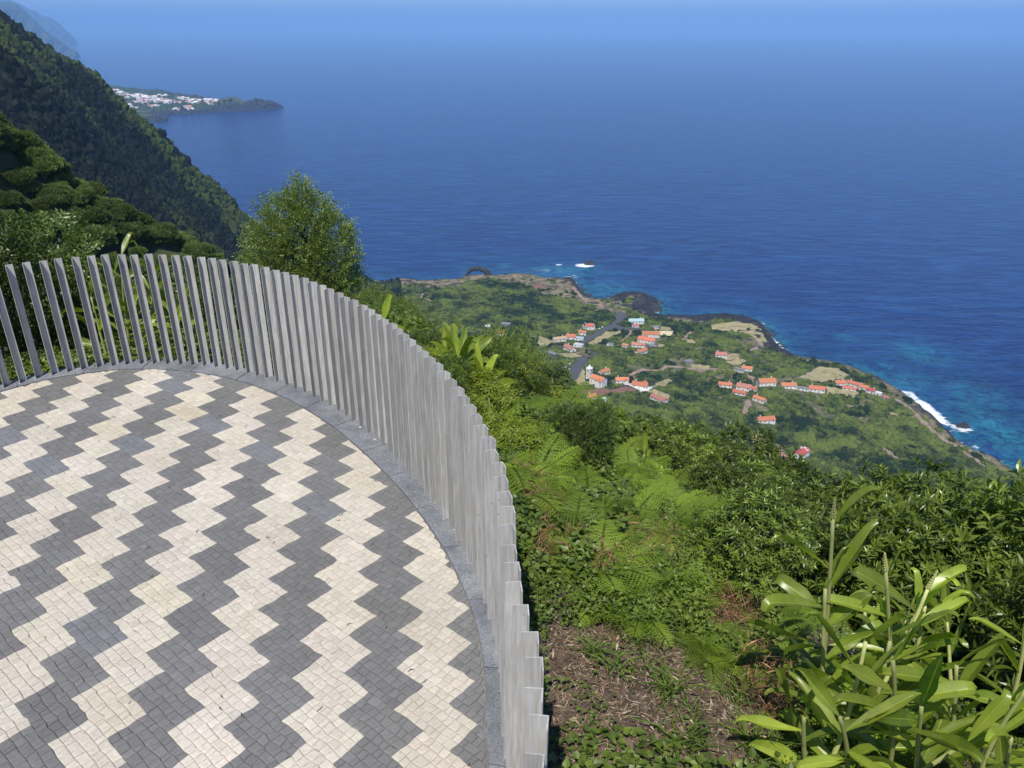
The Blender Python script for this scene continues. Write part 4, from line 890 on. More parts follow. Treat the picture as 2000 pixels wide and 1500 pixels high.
def on_lobes(lobes, n, g, shell=(0.72, 1.02), zmin=-0.35, lump=.28, freq=2.6):
    """points spread over a cluster of uneven lobes; lobes = [(x,y,z,rx,rz)]"""
    lobes = np.array(lobes, float); w = lobes[:, 3] ** 2; k = g.choice(len(lobes), n, p=w / w.sum()); d = rand_dir(n, g, zmin)
    l = lobes[k]; bump_ = 1 + (vn(d[:, 0] * freq + k * 7.3, d[:, 1] * freq + d[:, 2] * 3.1, 5) - .5) * 2 * lump
    r = g.uniform(shell[0] ** 2, shell[1] ** 2, n) ** .5 * bump_
    P = l[:, :3] + d * np.stack([l[:, 3], l[:, 3], l[:, 4]], 1) * r[:, None]
    # drop points buried in other lobes
    deep = np.zeros(n, bool)
    for q in lobes:
        e = np.sqrt(((P[:, 0] - q[0]) / q[3]) ** 2 + ((P[:, 1] - q[1]) / q[3]) ** 2 + ((P[:, 2] - q[2]) / q[4]) ** 2); deep |= e < .62
    return P[~deep], d[~deep]
def crown_lobes(w, h, n, g, base=.35, cone=0.0, fat=1.0):
    L = [(0, 0, h * .55, w * .33 * fat, h * .33)]
    for i_ in range(n):
        a = i_ * 2.4 + g.uniform(-.4, .4); f = g.uniform(base, .86); rr = w * .5 * (.62 - cone * (f - base)) * g.uniform(.7, 1.1)
        L.append((rr * math.cos(a), rr * math.sin(a), h * f, w * g.uniform(.14, .24) * fat * (1 - cone * .5 * f), h * g.uniform(.12, .2) * fat))
    L.append((g.uniform(-.08, .08) * w, g.uniform(-.08, .08) * w, h * .84, w * .15, h * .16)); return L
def trunk_mesh(name, w, h, g, limbs=7, r0=.06, lobes=None):
    mb = MB(); top = np.array([g.uniform(-.05, .05) * w, g.uniform(-.05, .05) * w, h * .72])
    t = np.linspace(0, 1, 7)[:, None]; P = t * top + np.sin(t * 3) * np.array([.05, .03, 0]) * w; P[0, 2] = -.3
    mb.tube(P, r0 * (1 - t[:, 0] * .75), 8)
    for k in range(limbs):
        f = g.uniform(.25, .75); s = P[0] * 0 + top * f; q = lobes[k % len(lobes)] if lobes else (w * .3, 0, h * .6)
        e = np.array(q[:3]); u = np.linspace(0, 1, 6)[:, None]; C = s * (1 - u) + e * u + np.sin(u * math.pi) * np.array([0, 0, -.06 * h]); mb.tube(C, r0 * .5 * (1 - u[:, 0] * .8), 6)
        for j in range(3):
            e2 = e + g.normal(0, .12, 3) * w; C = C[3] * (1 - u) + e2 * u if False else (C[3] * (1 - u) + e2 * u); mb.tube(C, r0 * .22 * (1 - u[:, 0] * .8), 5)
            C = s * (1 - u) + e * u
    return mb.mesh(name, M['bark'])
def rosettes(P, D, g, nl, L, W, tilt=.5, upb=.6, tb=.5):
    n = len(P); A = norm(D + np.array([0, 0, upb]) + g.normal(0, .25, (n, 3))); ref = np.where(np.abs(A[:, 2:3]) > .9, [[1., 0, 0]], [[0, 0, 1.]]); X1 = norm(np.cross(A, ref)); Y1 = np.cross(A, X1)
    ph = (np.arange(nl)[None] * 2.399 + g.uniform(0, 6.28, (n, 1))); ti = g.normal(tilt, .22, (n, nl)) + np.linspace(-.3, .45, nl)[None]
    rad = np.cos(ph)[..., None] * X1[:, None] + np.sin(ph)[..., None] * Y1[:, None]
    T = norm(rad * np.cos(ti)[..., None] + A[:, None] * np.sin(ti)[..., None]); Nn = norm(A[:, None] * np.cos(ti)[..., None] - rad * np.sin(ti)[..., None])
    Pp = P[:, None] + A[:, None] * (np.linspace(-.4, .1, nl) * L)[None, :, None]
    k = n * nl; LL = L * g.uniform(.75, 1.2, k); tt = np.repeat(g.normal(tb, .16, n), nl) + g.normal(0, .14, k) + np.tile(np.linspace(-.1, .22, nl), n)
    return leaves(Pp.reshape(-1, 3), T.reshape(-1, 3), Nn.reshape(-1, 3), LL, W * g.uniform(.8, 1.2, k), tt)
def sprays(P, D, g, nl, L, W, length=.25, upb=.4, tb=.5, droop=0.0):
    """twigs with leaves along both sides"""
    n = len(P); A = norm(D + np.array([0, 0, upb]) + g.normal(0, .35, (n, 3))); S = norm(np.cross(A, rand_dir(n, g)))
    u = np.linspace(.1, 1, nl); Pp = P[:, None] + A[:, None] * (u * length)[None, :, None] - np.array([0, 0, 1.]) * (u ** 2 * droop)[None, :, None]
    side = np.where(np.arange(nl) % 2 == 0, 1., -1.)[None, :, None]; N2 = np.cross(A, S)
    T = norm(A[:, None] * .65 + S[:, None] * side + g.normal(0, .3, (n, nl, 3))); Nn = norm(np.cross(np.cross(T, N2[:, None] + g.normal(0, .25, (n, nl, 3))), T))
    k = n * nl; tt = np.repeat(g.normal(tb, .15, n), nl) + g.normal(0, .16, k)
    return leaf4(Pp.reshape(-1, 3), T.reshape(-1, 3), Nn.reshape(-1, 3), L * g.uniform(.7, 1.25, k), W * g.uniform(.8, 1.2, k), tt)
def make_tree(name, label, cat, w, h, kind, seed, group=None, dens=1.0, cone=0.0, lobes=None, nl=None, mat=None):
    g = np.random.default_rng(seed); lobes = lobes or crown_lobes(w, h, 10, g, cone=cone, fat=1.45 if kind == 'hill' else 1.0)
    root = empty(name); tag(root, label, cat, group)
    area = sum(l[3] ** 2 for l in lobes) * 12
    if kind == 'laurel':
        P, D = on_lobes(lobes, int(area * 27 * dens), g, (.66, 1.08), lump=.42, freq=3.2); V, F, T = rosettes(P, D, g, 10, .135, .036, .45); m = M['laurel']
    elif kind == 'lime':
        P, D = on_lobes(lobes, int(area * 30 * dens), g); V, F, T = rosettes(P, D, g, 8, .15, .026, -.05, .3); m = M['lime']
    elif kind == 'olive':
        P, D = on_lobes(lobes, int(area * 60 * dens), g, (.6, 1.06), lump=.34, freq=3.5); V, F, T = sprays(P, D, g, 9, .075, .026, .30, .7); m = M['olive']
    elif kind == 'hedge':
        P, D = on_lobes(lobes, int(area * 60 * dens), g, (.7, 1.04)); V, F, T = sprays(P, D, g, 8, .065, .032, .2, .5); m = M['hedge']
    elif kind == 'heath':
        P, D = on_lobes(lobes, int(area * 130 * dens), g, (.4, 1.1), lump=.4); V, F, T = sprays(P, D, g, 10, .035, .007, .16, 1.6); m = M['heath']
    elif kind == 'hill':
        P, D = on_lobes(lobes, int(area * 22 * dens), g, (.75, 1.05), lump=.3); V, F, T = sprays(P, D, g, 8, .20, .09, .42, .6); m = M['spurleaf']
    obj('crown', np_mesh(name + '_crown', V, F, mat or m, T), root)
    obj('trunk', trunk_mesh(name + '_trunk', w, h, g, 7, .035 * h ** .6 * 1.0, lobes), root)
    return root
def place(root, x, y, z, s=1.0, rz=0.0, label=None, copy=True, group=None):
    c = copy_tree(root) if copy else root
    c.location = (x, y, z); c.scale = (s, s, s) if np.isscalar(s) else s; c.rotation_euler = (0, 0, rz)
    if label: c['label'] = label
    if group: c['group'] = group
    return c
PROTO = {}; USED = set()
def put(key, x, y, s=1.0, label=None, dz=0.0, z=None, group=None):
    if z is None: z = float(h_all(np.array([x]), np.array([y]))[0])
    c = place(PROTO[key], x, y, z + dz, s, rng.uniform(0, 6.28), label, copy=key in USED, group=group); USED.add(key); return c

# ---- glossy laurel-like shrubs on the slope right of the railing
LIM = [(-400, 425), (0, 432), (90, 422), (135, 440), (175, 490), (210, 530), (300, 522), (450, 530), (520, 575), (690, 615), (700, 545), (722, 540), (768, 535), (792, 590), (830, 625), (870, 650), (900, 668), (950, 650), (1010, 672), (1050, 700), (1085, 740), (1120, 775), (1190, 800), (1260, 793), (1330, 822), (1385, 792), (1440, 838), (1500, 888), (1560, 925), (1625, 942), (1690, 915), (1750, 905), (1810, 935), (1860, 935), (1915, 925), (1975, 915), (2040, 912), (2400, 905)]
LX, LY = np.array(LIM, float).T
def max_h(x, y, extra=0.0):
    """how tall a plant at x,y may grow before it would hide what the photo shows beyond"""
    zg = float(h_all(np.array([x]), np.array([y]))[0]); z = zg + 2
    for _ in range(6):
        q = to_px(np.array([x, y, z])); lim = np.interp(q[0], LX, LY) + extra; d = ray(q[0], lim); z = EYE[2] + d[2] * y / d[1]
    return zg, z - zg
def max_hr(x, y, r, extra=0.0):
    d = math.hypot(x, y); ux, uy = y / d, -x / d; zg, h = max_h(x, y, extra); h *= .93
    for k in (-1, 1):
        for f, q in ((.55, .95), (1.0, .72)): h = min(h, (max_h(x + ux * r * k * f, y + uy * r * k * f, extra)[1] + max_h(x + ux * r * k * f, y + uy * r * k * f, extra)[0] - zg) * .93 / q)
    return zg, h
def by_t(px, py, t):
    """where the sight line px,py passes t metres outside the railing: x, y, ground, height over ground"""
    d = ray(px, py); s = np.linspace(3.0, 60, 3000); P = EYE + d * s[:, None]; tt = plat_t(P[:, 0], P[:, 1])
    far = np.where((tt > t) & (P[:, 1] > 3))[0]; ok = far[0]
    for i_ in range(len(s) - 1, 0, -1):
        if tt[i_] < t: ok = min(i_ + 1, len(s) - 1); break
    p = P[ok]; zg = float(h_all(p[:1], p[1:2])[0]); return float(p[0]), float(p[1]), zg, float(p[2]) - zg
LAB = 'glossy dark shrub with whorled narrow leaves in the thicket below the terrace'
for i_ in range(5): PROTO['laurel%d' % i_] = make_tree('laurel_shrub', LAB, 'shrub', 2.9, 2.9, 'laurel', 40 + i_, 'glossy shrubs of the thicket')
BLx, BLy = np.array([(0, 0), (999, 0), (1000, 850), (1130, 870), (1250, 895), (1330, 985), (1400, 1075), (1560, 1125), (1700, 1200), (2000, 1330), (2400, 1500)], float).T
cnt = 0; t = 2.1
while t < 20:
    a = -26 + rng.uniform(0, 8)
    while a < 66:
        ar = R(a); r_ = float(r_post(ar)) + t + rng.uniform(-.35, .35); x, y = CX + r_ * math.cos(ar), CY + r_ * math.sin(ar)
        a += math.degrees(rng.uniform(1.35, 1.9) * (1 + (t > 9) * .35) / r_)
        if y < 1.5: continue
        zg, h = max_hr(x, y, .6 if t < 4 else 1.0, rng.choice([0, 4, 14, 40, 70])); q = to_px(np.array([x, y, zg + max(h, .5)]))
        qb = to_px(np.array([x, y, zg + .35]))
        if (t < 3.4 and q[0] < 1180) or (q[0] > 1500 and t < 3.5) or t < 2.3 and qb[1] > np.interp(qb[0], BLx, BLy): continue
        if q[0] < 1075 and t < 9 or q[0] > 2350 or q[0] < 880: continue
        if h < .8: continue
        h = min(h, rng.uniform(2.4, 3.2) + (1.3 if q[0] > 1600 and t > 4.5 else 0) if t > 3.2 else rng.uniform(1.3, 1.9))
        k_ = h / 2.9 / 1.02; kh = min(k_ * 1.1, .68 if t < 4.6 else 1.1); put('laurel%d' % (cnt % 5), x, y, (kh, kh, k_), z=zg); cnt += 1
    t += 1.2 * (1 + (t > 7) * .3)
print('laurels', cnt)

# ---- the pale-leaved tree behind the railing, and its neighbours
g = np.random.default_rng(5)
def tree_from_outline(name, label, kind, prof, D, top_px, base_drop, seed, cat='tree', group=None, dens=1.0, mat=None):
    """prof: (height share, half width share) pairs of the crown"""
    pass
def px_lobes(cx, D, pts, zref):
    L = []
    for x, y, r in pts:
        p = at_y(x, y, D); k = np.linalg.norm(p - EYE) / FPX; L.append((p[0] - cx, g.uniform(-.5, .5) * r * k, p[2] - zref, r * k, r * k * 1.05))
    return L
D = 17.0; c0 = at_y(597, 560, D); zg = float(h_all(c0[:1], np.array([D]))[0])
pts = [(587, 385, 16), (590, 410, 26), (560, 430, 28), (620, 425, 28), (545, 470, 34), (600, 470, 48), (645, 465, 32), (530, 415, 16), (655, 500, 36), (510, 520, 30), (570, 530, 50), (630, 540, 50), (670, 560, 30), (500, 560, 30), (600, 600, 60), (660, 620, 40), (540, 600, 50), (587, 362, 8), (503, 478, 12)]
tr = make_tree('broadleaf_tree', 'pale grey-green pointed tree rising behind the middle of the railing against the sea', 'tree', 3, zg * -1, 'olive', 61, None, 2.4, lobes=px_lobes(c0[0], D, pts, zg))
tr.location = (c0[0], D, zg)
PROTO['olive0'] = make_tree('broadleaf_bush', 'x', 'bush', 2.4, 2.5, 'olive', 62, None, 1.3)
PROTO['olive1'] = make_tree('broadleaf_bush', 'x', 'bush', 2.4, 2.5, 'olive', 63, None, 1.3)
for k, (x, y, t, lab) in enumerate([(722, 560, 4.5, 'round small-leaved bush right of the pale pointed tree'), (768, 545, 5, 'small-leaved bush whose top touches the shore line right of the pointed tree'), (805, 600, 4, 'small-leaved bush left of the yellow-green heath tree'), (745, 610, 4, 'low small-leaved bush close behind the railing under the shore line'), (845, 665, 4, 'dark small-leaved bush under the yellow-green heath tree'), (960, 622, 9, 'thin small-leaved bush standing up before the scrub left of the village'), (1000, 610, 10, 'sparse twiggy bush top in front of the far scrub'), (690, 600, 5, 'small-leaved bush in the shade at the foot of the pale pointed tree'), (880, 660, 7, 'small-leaved bush right behind the smaller heath tree'), (640, 600, 5, 'dark small-leaved bush in front of the pale pointed tree')]):
    X_, Y_, zg, h = by_t(x, y, t); h = min(h * (.84 if k in (1, 2, 8) else .95), max_hr(X_, Y_, .35 if k < 3 else .7)[1]); put('olive%d' % (k % 2), X_, Y_, (h / 2.5 * (.55 if k in (5, 6) else (.45 if k in (1, 2, 8) else .62) if k in (0, 1, 2, 4, 8) else .9),) * 2 + (h / 2.5,), lab, z=zg)
PROTO['heath'] = make_tree('heath_tree', 'yellow-green tree heath with upright feathery tips beside the lowland view', 'tree', 1.1, 2.2, 'heath', 70, None, 1.0, lobes=[(0, 0, 1.9, .16, .30), (.2, 0, 1.6, .18, .3), (-.2, .05, 1.55, .18, .28), (.32, .1, 1.2, .18, .26), (-.05, .1, 1.2, .26, .3), (.4, -.05, .85, .16, .25), (.1, 0, .8, .25, .3)])
X_, Y_, zg, h = by_t(838, 600, 5.0); put('heath', X_, Y_, h / 2.2, z=zg); print('heath', h)
X_, Y_, zg, h = by_t(872, 645, 4.6); put('heath', X_, Y_, h / 2.2, 'smaller yellow-green tree heath just below the taller one', z=zg)
for i_ in range(2): PROTO['lime%d' % i_] = make_tree('drooping_bush', 'x', 'bush', 1.9, 1.9, 'lime', 80 + i_, None, 1.1)
for k, (x, y, t, lab) in enumerate([(950, 655, 5, 'bright yellow-green bush with narrow drooping leaves beyond the ginger clump'), (1010, 680, 5.5, 'yellow-green narrow-leaved bush right of the brightest one'), (1060, 705, 6, 'yellow-green narrow-leaved bush at the edge of the village view'), (905, 690, 4.5, 'narrow-leaved bush between heath tree and ginger clump'), (1030, 770, 4, 'yellow-green bush lower down toward the ferns'), (1120, 830, 4.2, 'yellow tipped bush just above the fern bank'), (985, 790, 2.6, 'yellow-green bush close behind the railing by the ferns'), (1070, 790, 4, 'yellow-green bush at the front corner of the dark thicket')]):
    X_, Y_, zg, h = by_t(x, y, t); print('lime', k, round(h, 2)); h = max(min(h, max_hr(X_, Y_, .8)[1]), .7); put('lime%d' % (k % 2), X_, Y_, h / 1.9, lab, z=zg)
for i_ in range(3): PROTO['hedge%d' % i_] = make_tree('hedge_shrub', 'dense dark green small-leaved shrub behind the left part of the railing', 'shrub', 2.0, 1.9, 'hedge', 90 + i_, 'dark shrubs behind the left railing', 1.1)
k = 0
for t in (2.0, 3.3, 4.7, 6.2, 8, 10, 12.5):
    a = 62 + rng.uniform(0, 8)
    while a < 150:
        ar = R(a); r_ = float(r_post(ar)) + t + rng.uniform(-.3, .3); x, y = CX + r_ * math.cos(ar), CY + r_ * math.sin(ar); a += math.degrees(rng.uniform(1.1, 1.6) * (1 + t * .06) / r_)
        zg, h = max_h(x, y, rng.uniform(0, 22)); q = to_px(np.array([x, y, zg + max(h, .5)]))
        if q[0] > 660: zg, h = max_hr(x, y, .8)
        if q[0] < -250 or q[0] > 860 or h < .45: continue
        if q[0] > 175 and t < 3 and rng.random() < .6: continue
        h = min(h, 2.3) * (0.6 if q[0] > 175 and t < 3 else 1); hw = min(h / 1.9, max(.35, (t - .75) / 1.35), .7 if q[0] > 660 else 2); put('hedge%d' % (k % 3), x, y, (hw, hw, h / 1.9), z=zg); k += 1

BANK = {'lime': ('drooping_bush', 'small yellow-green narrow-leaved bush of the mixed bank just beyond the railing'), 'laurel': ('laurel_shrub', 'small glossy whorled-leaf bush of the mixed bank just beyond the railing'), 'hedge': ('hedge_shrub', 'small dark-leaved bush of the mixed bank just beyond the railing')}
nb_ = 0
for a in np.arange(27, 66, 4.6):
    for t in np.arange(1.0, 7, .95):
        ar = R(a + rng.uniform(-1.6, 1.6)); tt = t + rng.uniform(-.3, .3); r_ = float(r_post(ar)) + tt; x, y = CX + r_ * math.cos(ar), CY + r_ * math.sin(ar)
        zg, h = max_hr(x, y, .45, rng.uniform(0, 12)); q = to_px(np.array([x, y, zg + .3]))
        if q[0] > 1190 or (q[0] > 1060 and q[1] > 860) or q[1] > 985: continue
        h = min(h, rng.uniform(.9, 1.7) if tt > 1.8 else rng.uniform(.4, .75))
        if h < .35: continue
        kd = ['lime', 'laurel', 'hedge', 'lime'][int(rng.integers(0, 4))]; kh = min(h / 1.9, .75, max(.3, tt / 1.5 - .2))
        put(kd + str(int(rng.integers(0, 2))), x, y, (max(kh, .3), max(kh, .3), h / (2.9 if kd == 'laurel' else 1.9)), BANK[kd][1], z=zg, group='mixed bushes of the bank'); nb_ += 1

# ---- shrubs of the hill spur in the middle distance
HL = 'rounded shrub of the green hill spur between railing and sea cliff'
for i_ in range(4): PROTO['hill%d' % i_] = make_tree('hill_shrub', HL, 'shrub', 4.2, 3.4, 'hill', 100 + i_, 'shrubs of the near hill spur', 1.2)
x, y = scatter(-125, 60, 24, 150, 2.15); z = np.maximum(h_mid(x, y), h_big(x, y)); px, py = to_px(np.stack([x, y, z + 3], 1))
m = (px > -150) & (px < 1050) & ((px < 560) | (py > np.interp(px, LX, LY) + 45)) & (py > 180) & (y > 22) & (np.hypot(x - CX, y - CY) > 24)
zc = np.interp(x, MS[:, 0], MS[:, 1]); m &= y < zc + 9
x, y, z, px, py = x[m], y[m], z[m], px[m], py[m]
# keep what the camera can see over the railing and bushes, nearest first
vis = (py < 545); o = np.argsort(-vis.astype(float) * 1000 - 0 * y + 0.0); x, y, z, py, px = x[o], y[o], z[o], py[o], px[o]
HX, HY, HZ = [], [], []; cnt = 0
edge = (np.abs(y - np.interp(x, MS[:, 0], MS[:, 1])) < 14)
order = np.argsort(np.where(edge & vis[o], 0, np.where(vis[o], 1, 2)) + rng.random(len(x)) * .5)
for q in order[:230]:
    if y[q] > 62: put('hill%d' % (q % 4), float(x[q]), float(y[q]), float(rng.uniform(.5, .95)), z=float(z[q]) - .5)
    else: put('hedge%d' % (q % 3), float(x[q]), float(y[q]), float(rng.uniform(1.1, 1.7)), HL, z=float(z[q]) - .4, group='shrubs of the near hill spur')
rest = order[230:]
print('hill shrubs', len(order), 'hedges', k)
rest = rest[:max(0, int(vis.sum()) - 230 + 300)]
print('hill', len(order), int(vis.sum()))
if len(rest):
    Vs, Fs, Ts = [], [], []; n0 = 0; g2 = np.random.default_rng(4)
    for q in rest[:2600]:
        P_, D_ = on_lobes(crown_lobes(3.3, 2.3, 5, g2, fat=1.4), 190, g2, (.75, 1.05), .0); near_ = y[q] < 62; V, F, T = sprays(P_ + np.array([x[q], y[q], z[q] - .6]), D_, g2, 9 if near_ else 6, .13 if near_ else .24, .06 if near_ else .11, .34, .6, g2.normal(.5, .13)); Vs.append(V); Fs.append(F + n0); Ts.append(T); n0 += len(V)
    tag(obj('hill_scrub', np_mesh('hill_scrub', np.concatenate(Vs), np.concatenate(Fs), M['spurleaf'], np.concatenate(Ts))), 'continuous green scrub filling the ravine before the hill spur', 'scrub', kind='stuff')
# two taller trees standing out of the cliff outline
for px_, py_, s, lab in [(320, 270, 5.5, 'tall feathery tree poking out of the cliff outline above the bay'), (375, 330, 4.5, 'feathery tree on the cliff outline below the tallest one'), (440, 392, 5.0, 'lower feathery tree near the end of the cliff outline'), (462, 412, 4.0, 'lowest small tree at the end of the cliff outline')]:
    p = at_y(px_, py_, 1196); zt = float(h_big(p[:1], p[1:2])[0]); put('hill%d' % (len(lab) % 4), float(p[0]), 1196.0, (s * .8, s * .8, max((p[2] - zt) / 4.2, 3.0)), lab, z=zt, group='trees on the cliff outline')

# ================================================================ far coast
def sea_z(x, y): return SEA - (x * x + y * y) / (2 * RE)
def far_ridge(name, pts, D, mat, run=1.1, nu=90, nv=26, fold=1.0, seed=1):
    P = np.array([at_y(x, y, D) for x, y in pts]); s = np.linspace(0, 1, nu); k = np.linspace(0, 1, len(P)); C = np.stack([np.interp(s, k, P[:, i_]) for i_ in range(3)], 1)
    V = []; rows = np.concatenate([-np.linspace(1, 0, nv // 2)[:-1] ** 1.2, np.linspace(0, 1, nv) ** 1.1])   # negative: landward side
    for v in rows:
        base = sea_z(C[:, 0], C[:, 1]) - 12; h = C[:, 2] - base; f = (fbm(s * 22 + v * 1.5, v * 2.2 + s * 0, seed) - .5) * 2 * fold * smooth(0, .25, abs(v))
        y = C[:, 1] - np.sign(v) * abs(v) * h * run - f * h * .30; z = base + h * (1 - abs(v)) + f * h * .12 * (1 - abs(v)); x = C[:, 0] + abs(v) * h * .25 * np.sign(v) * 0 + f * h * .1
        V.append(np.stack([x, y, z], 1))
    V = np.concatenate(V); tag(obj('hills', np_mesh(name, V, grid_faces(nu, len(rows)), mat, None, True)), kind='structure')
M['farland'] = rough_mat('far_slopes', [(0.3, (0.016, 0.030, 0.012)), (0.55, (0.045, 0.06, 0.024)), (0.75, (0.10, 0.11, 0.05))], 0.004, 0.95, 0.4, 8.0)
far_ridge('far_cliff', [(-160, -60), (-60, -25), (0, 5), (20, 3), (34, 9), (50, 22), (70, 42), (92, 62), (112, 76), (128, 87), (140, 95), (149, 99)], 11500, M['farland'], seed=3, fold=1.3)
far_ridge('farthest_cliff', [(-100, -40), (0, -8), (40, 8), (60, 19), (70, 22), (82, 31), (96, 33), (108, 40), (120, 50), (131, 60), (141, 69)], 19000, M['farland'], seed=8, fold=1.0)
far_ridge('near_cliff_foot', [(20, 55), (60, 72), (90, 88), (110, 99), (124, 107), (135, 115), (151, 120)], 9700, M['farland'], seed=12, fold=1.2)
HP = [(120, 262), (230, 242), (262, 240), (300, 239), (318, 237), (334, 234), (338, 229), (322, 226), (340, 224), (372, 223), (400, 221), (440, 218), (480, 217), (520, 215), (545, 212), (558, 210), (545, 207.5), (500, 204), (462, 201), (420, 197), (380, 190), (330, 183), (290, 178), (255, 173), (215, 169.5), (120, 160)]
hp = [tuple(map(float, at_z(x, y, SEA - 1)[:2])) for x, y in HP]
def h_head(x, y):
    d = distpoly(x, y, hp); ins = inpoly(x, y, hp); c1 = at_z(448, 214, SEA); c2_ = at_z(405, 212, SEA); c3_ = at_z(300, 186, SEA)
    z = 4 + 9 * smooth(0, 60, d) + .018 * np.minimum(d, 500) + 12 * (fbm(x / 160, y / 160, 5) - .3)
    z = z + 44 * np.exp(-(((x - c1[0]) / 65) ** 2 + ((y - c1[1] - 40) / 90) ** 2) ** 1.4) + 8 * np.exp(-(((x - c3_[0]) / 90) ** 2 + ((y - c3_[1]) / 120) ** 2))
    tip = smooth(c1[0] + 60, c1[0] + 110, x) * (10 + 26 * vn(x / 26, y / 26, 9) * smooth(at_z(560, 211, SEA)[0], at_z(470, 211, SEA)[0], x)) * smooth(0, 25, d)
    return sea_z(x, y) + np.where(ins, z + tip - 5, -12)
hpa = np.array(hp); gx = np.arange(hpa[:, 0].min() - 60, hpa[:, 0].max() + 60, 14.0); gy = np.arange(hpa[:, 1].min() - 60, hpa[:, 1].max() + 60, 18.0); X, Y = np.meshgrid(gx, gy)
d_ = distpoly(X, Y, hp); c1 = at_z(448, 214, SEA); lav = np.maximum(smooth(90, 40, d_) * smooth(-2500, -1300, X), smooth(c1[0] + 70, c1[0] + 110, X)); lav = np.maximum(lav, smooth(35, 18, d_))
tag(obj('land', np_mesh('headland', np.stack([X, Y, h_head(X, Y)], -1).reshape(-1, 3), grid_faces(len(gx), len(gy)), M['ground'], np.stack([X * 0 + .08, lav, X * 0], -1).reshape(-1, 3), True)), kind='structure')
x, y = scatter(hpa[:, 0].min(), hpa[:, 0].max(), hpa[:, 1].min(), hpa[:, 1].max(), 24); m = inpoly(x, y, hp); d_ = distpoly(x, y, hp); m &= (d_ > 18); x, y, d_ = x[m], y[m], d_[m]
lavm = (x > c1[0] + 75) | ((d_ < 70) & (x > -2300)); px, py = to_px(np.stack([x, y, np.full(len(x), SEA)], 1)); m = (px < 620) & (px > 150)
g3 = m & ~lavm & (fbm(x / 90, y / 90, 2) > .42); V, F, T = puffs(np.stack([x, y, h_head(x, y) + 2], 1)[g3], rng.uniform(6, 15, g3.sum()), ICO_V, ICO_F, .2, np.full(g3.sum(), .3), .6)
tag(obj('headland_scrub', np_mesh('headland_scrub', V, F, M['scrub'], T)), 'dark scrub between the white houses of the distant headland', 'scrub', kind='stuff')
g3 = m & lavm; V, F, T = puffs(np.stack([x, y, h_head(x, y)], 1)[g3], rng.uniform(6, 16, g3.sum()), ICO_V, ICO_F, .3, np.full(g3.sum(), .5), .95)
tag(obj('headland_rocks', np_mesh('headland_rocks', V, F, M['lava'], T)), 'jagged black lava along the edge and tip of the distant headland', 'rocks', kind='stuff')
def far_house_mesh(k):
    mb = MB(); l, w, h = [(11, 6, 7), (8, 6, 6), (15, 6.5, 6.5), (9, 7, 9)][k]; wc = (.92, .92, .90); rc = [(.50, .27, .20), (.75, .70, .66), (.48, .25, .19), (.8, .78, .75)][k]
    mb.add([(-l, -w, -4), (l, -w, -4), (l, w, -4), (-l, w, -4), (-l, -w, h), (l, -w, h), (l, w, h), (-l, w, h), (-l, 0, h + w * .45), (l, 0, h + w * .45)], [[0, 1, 5, 4], [2, 3, 7, 6], [1, 2, 6, 5], [3, 0, 4, 7]], [[5, 6, 9], [7, 4, 8]], c=wc)
    mb.add([(-l, -w - .5, h), (l, -w - .5, h), (l, 0, h + w * .45 + .3), (-l, 0, h + w * .45 + .3), (l, w + .5, h), (-l, w + .5, h)], [[0, 1, 2, 3], [3, 2, 4, 5]], c=rc); return mb.mesh('town_house', M['roof'])
fh = [far_house_mesh(k) for k in range(4)]
ZN = [((212, 176), (240, 182), 9), ((232, 184), (262, 190), 9), ((250, 188), (300, 194), 14), ((262, 193), (296, 200), 10), ((290, 193), (330, 205), 14), ((310, 196), (345, 206), 9), ((312, 188), (322, 190), 3), ((350, 193), (372, 198), 6), ((365, 198), (385, 207), 6), ((374, 196), (392, 200), 3), ((395, 196), (428, 202), 10), ((272, 203), (290, 206), 3), ((252, 210), (260, 214), 2), ((342, 216), (350, 219), 2), ((362, 212), (378, 218), 4), ((295, 210), (310, 212), 2), ((398, 204), (412, 207), 3), ((240, 186), (250, 196), 4)]
for (xa, ya), (xb, yb), n in ZN:
    for k in range(int(n * 1.7)):
        f = rng.random(); px_ = xa + (xb - xa) * f + rng.normal(0, 3); py_ = ya + (yb - ya) * np.clip(f + rng.normal(0, .25), 0, 1)
        p = at_z(px_, py_, SEA + 10); z = float(h_head(p[:1], p[1:2])[0])
        if not inpoly(p[:1], p[1:2], hp)[0]: continue
        o = obj('town_house', fh[int(rng.integers(0, 4))], None, (p[0], p[1], z)); o.rotation_euler = (0, 0, rng.normal(.2, .5)); s = rng.uniform(.85, 1.4); o.scale = (s, s, s)
        tag(o, 'tiny white house of the distant town on the low dark headland', 'house', 'houses of the distant headland town')
o = obj('town_church', far_house_mesh(3), None); p = at_z(272, 196, SEA + 8); o.location = (p[0], p[1], float(h_head(p[:1], p[1:2])[0])); o.scale = (1, 1, 2.3); tag(o, 'tall white church tower standing above the houses of the distant headland town', 'church')

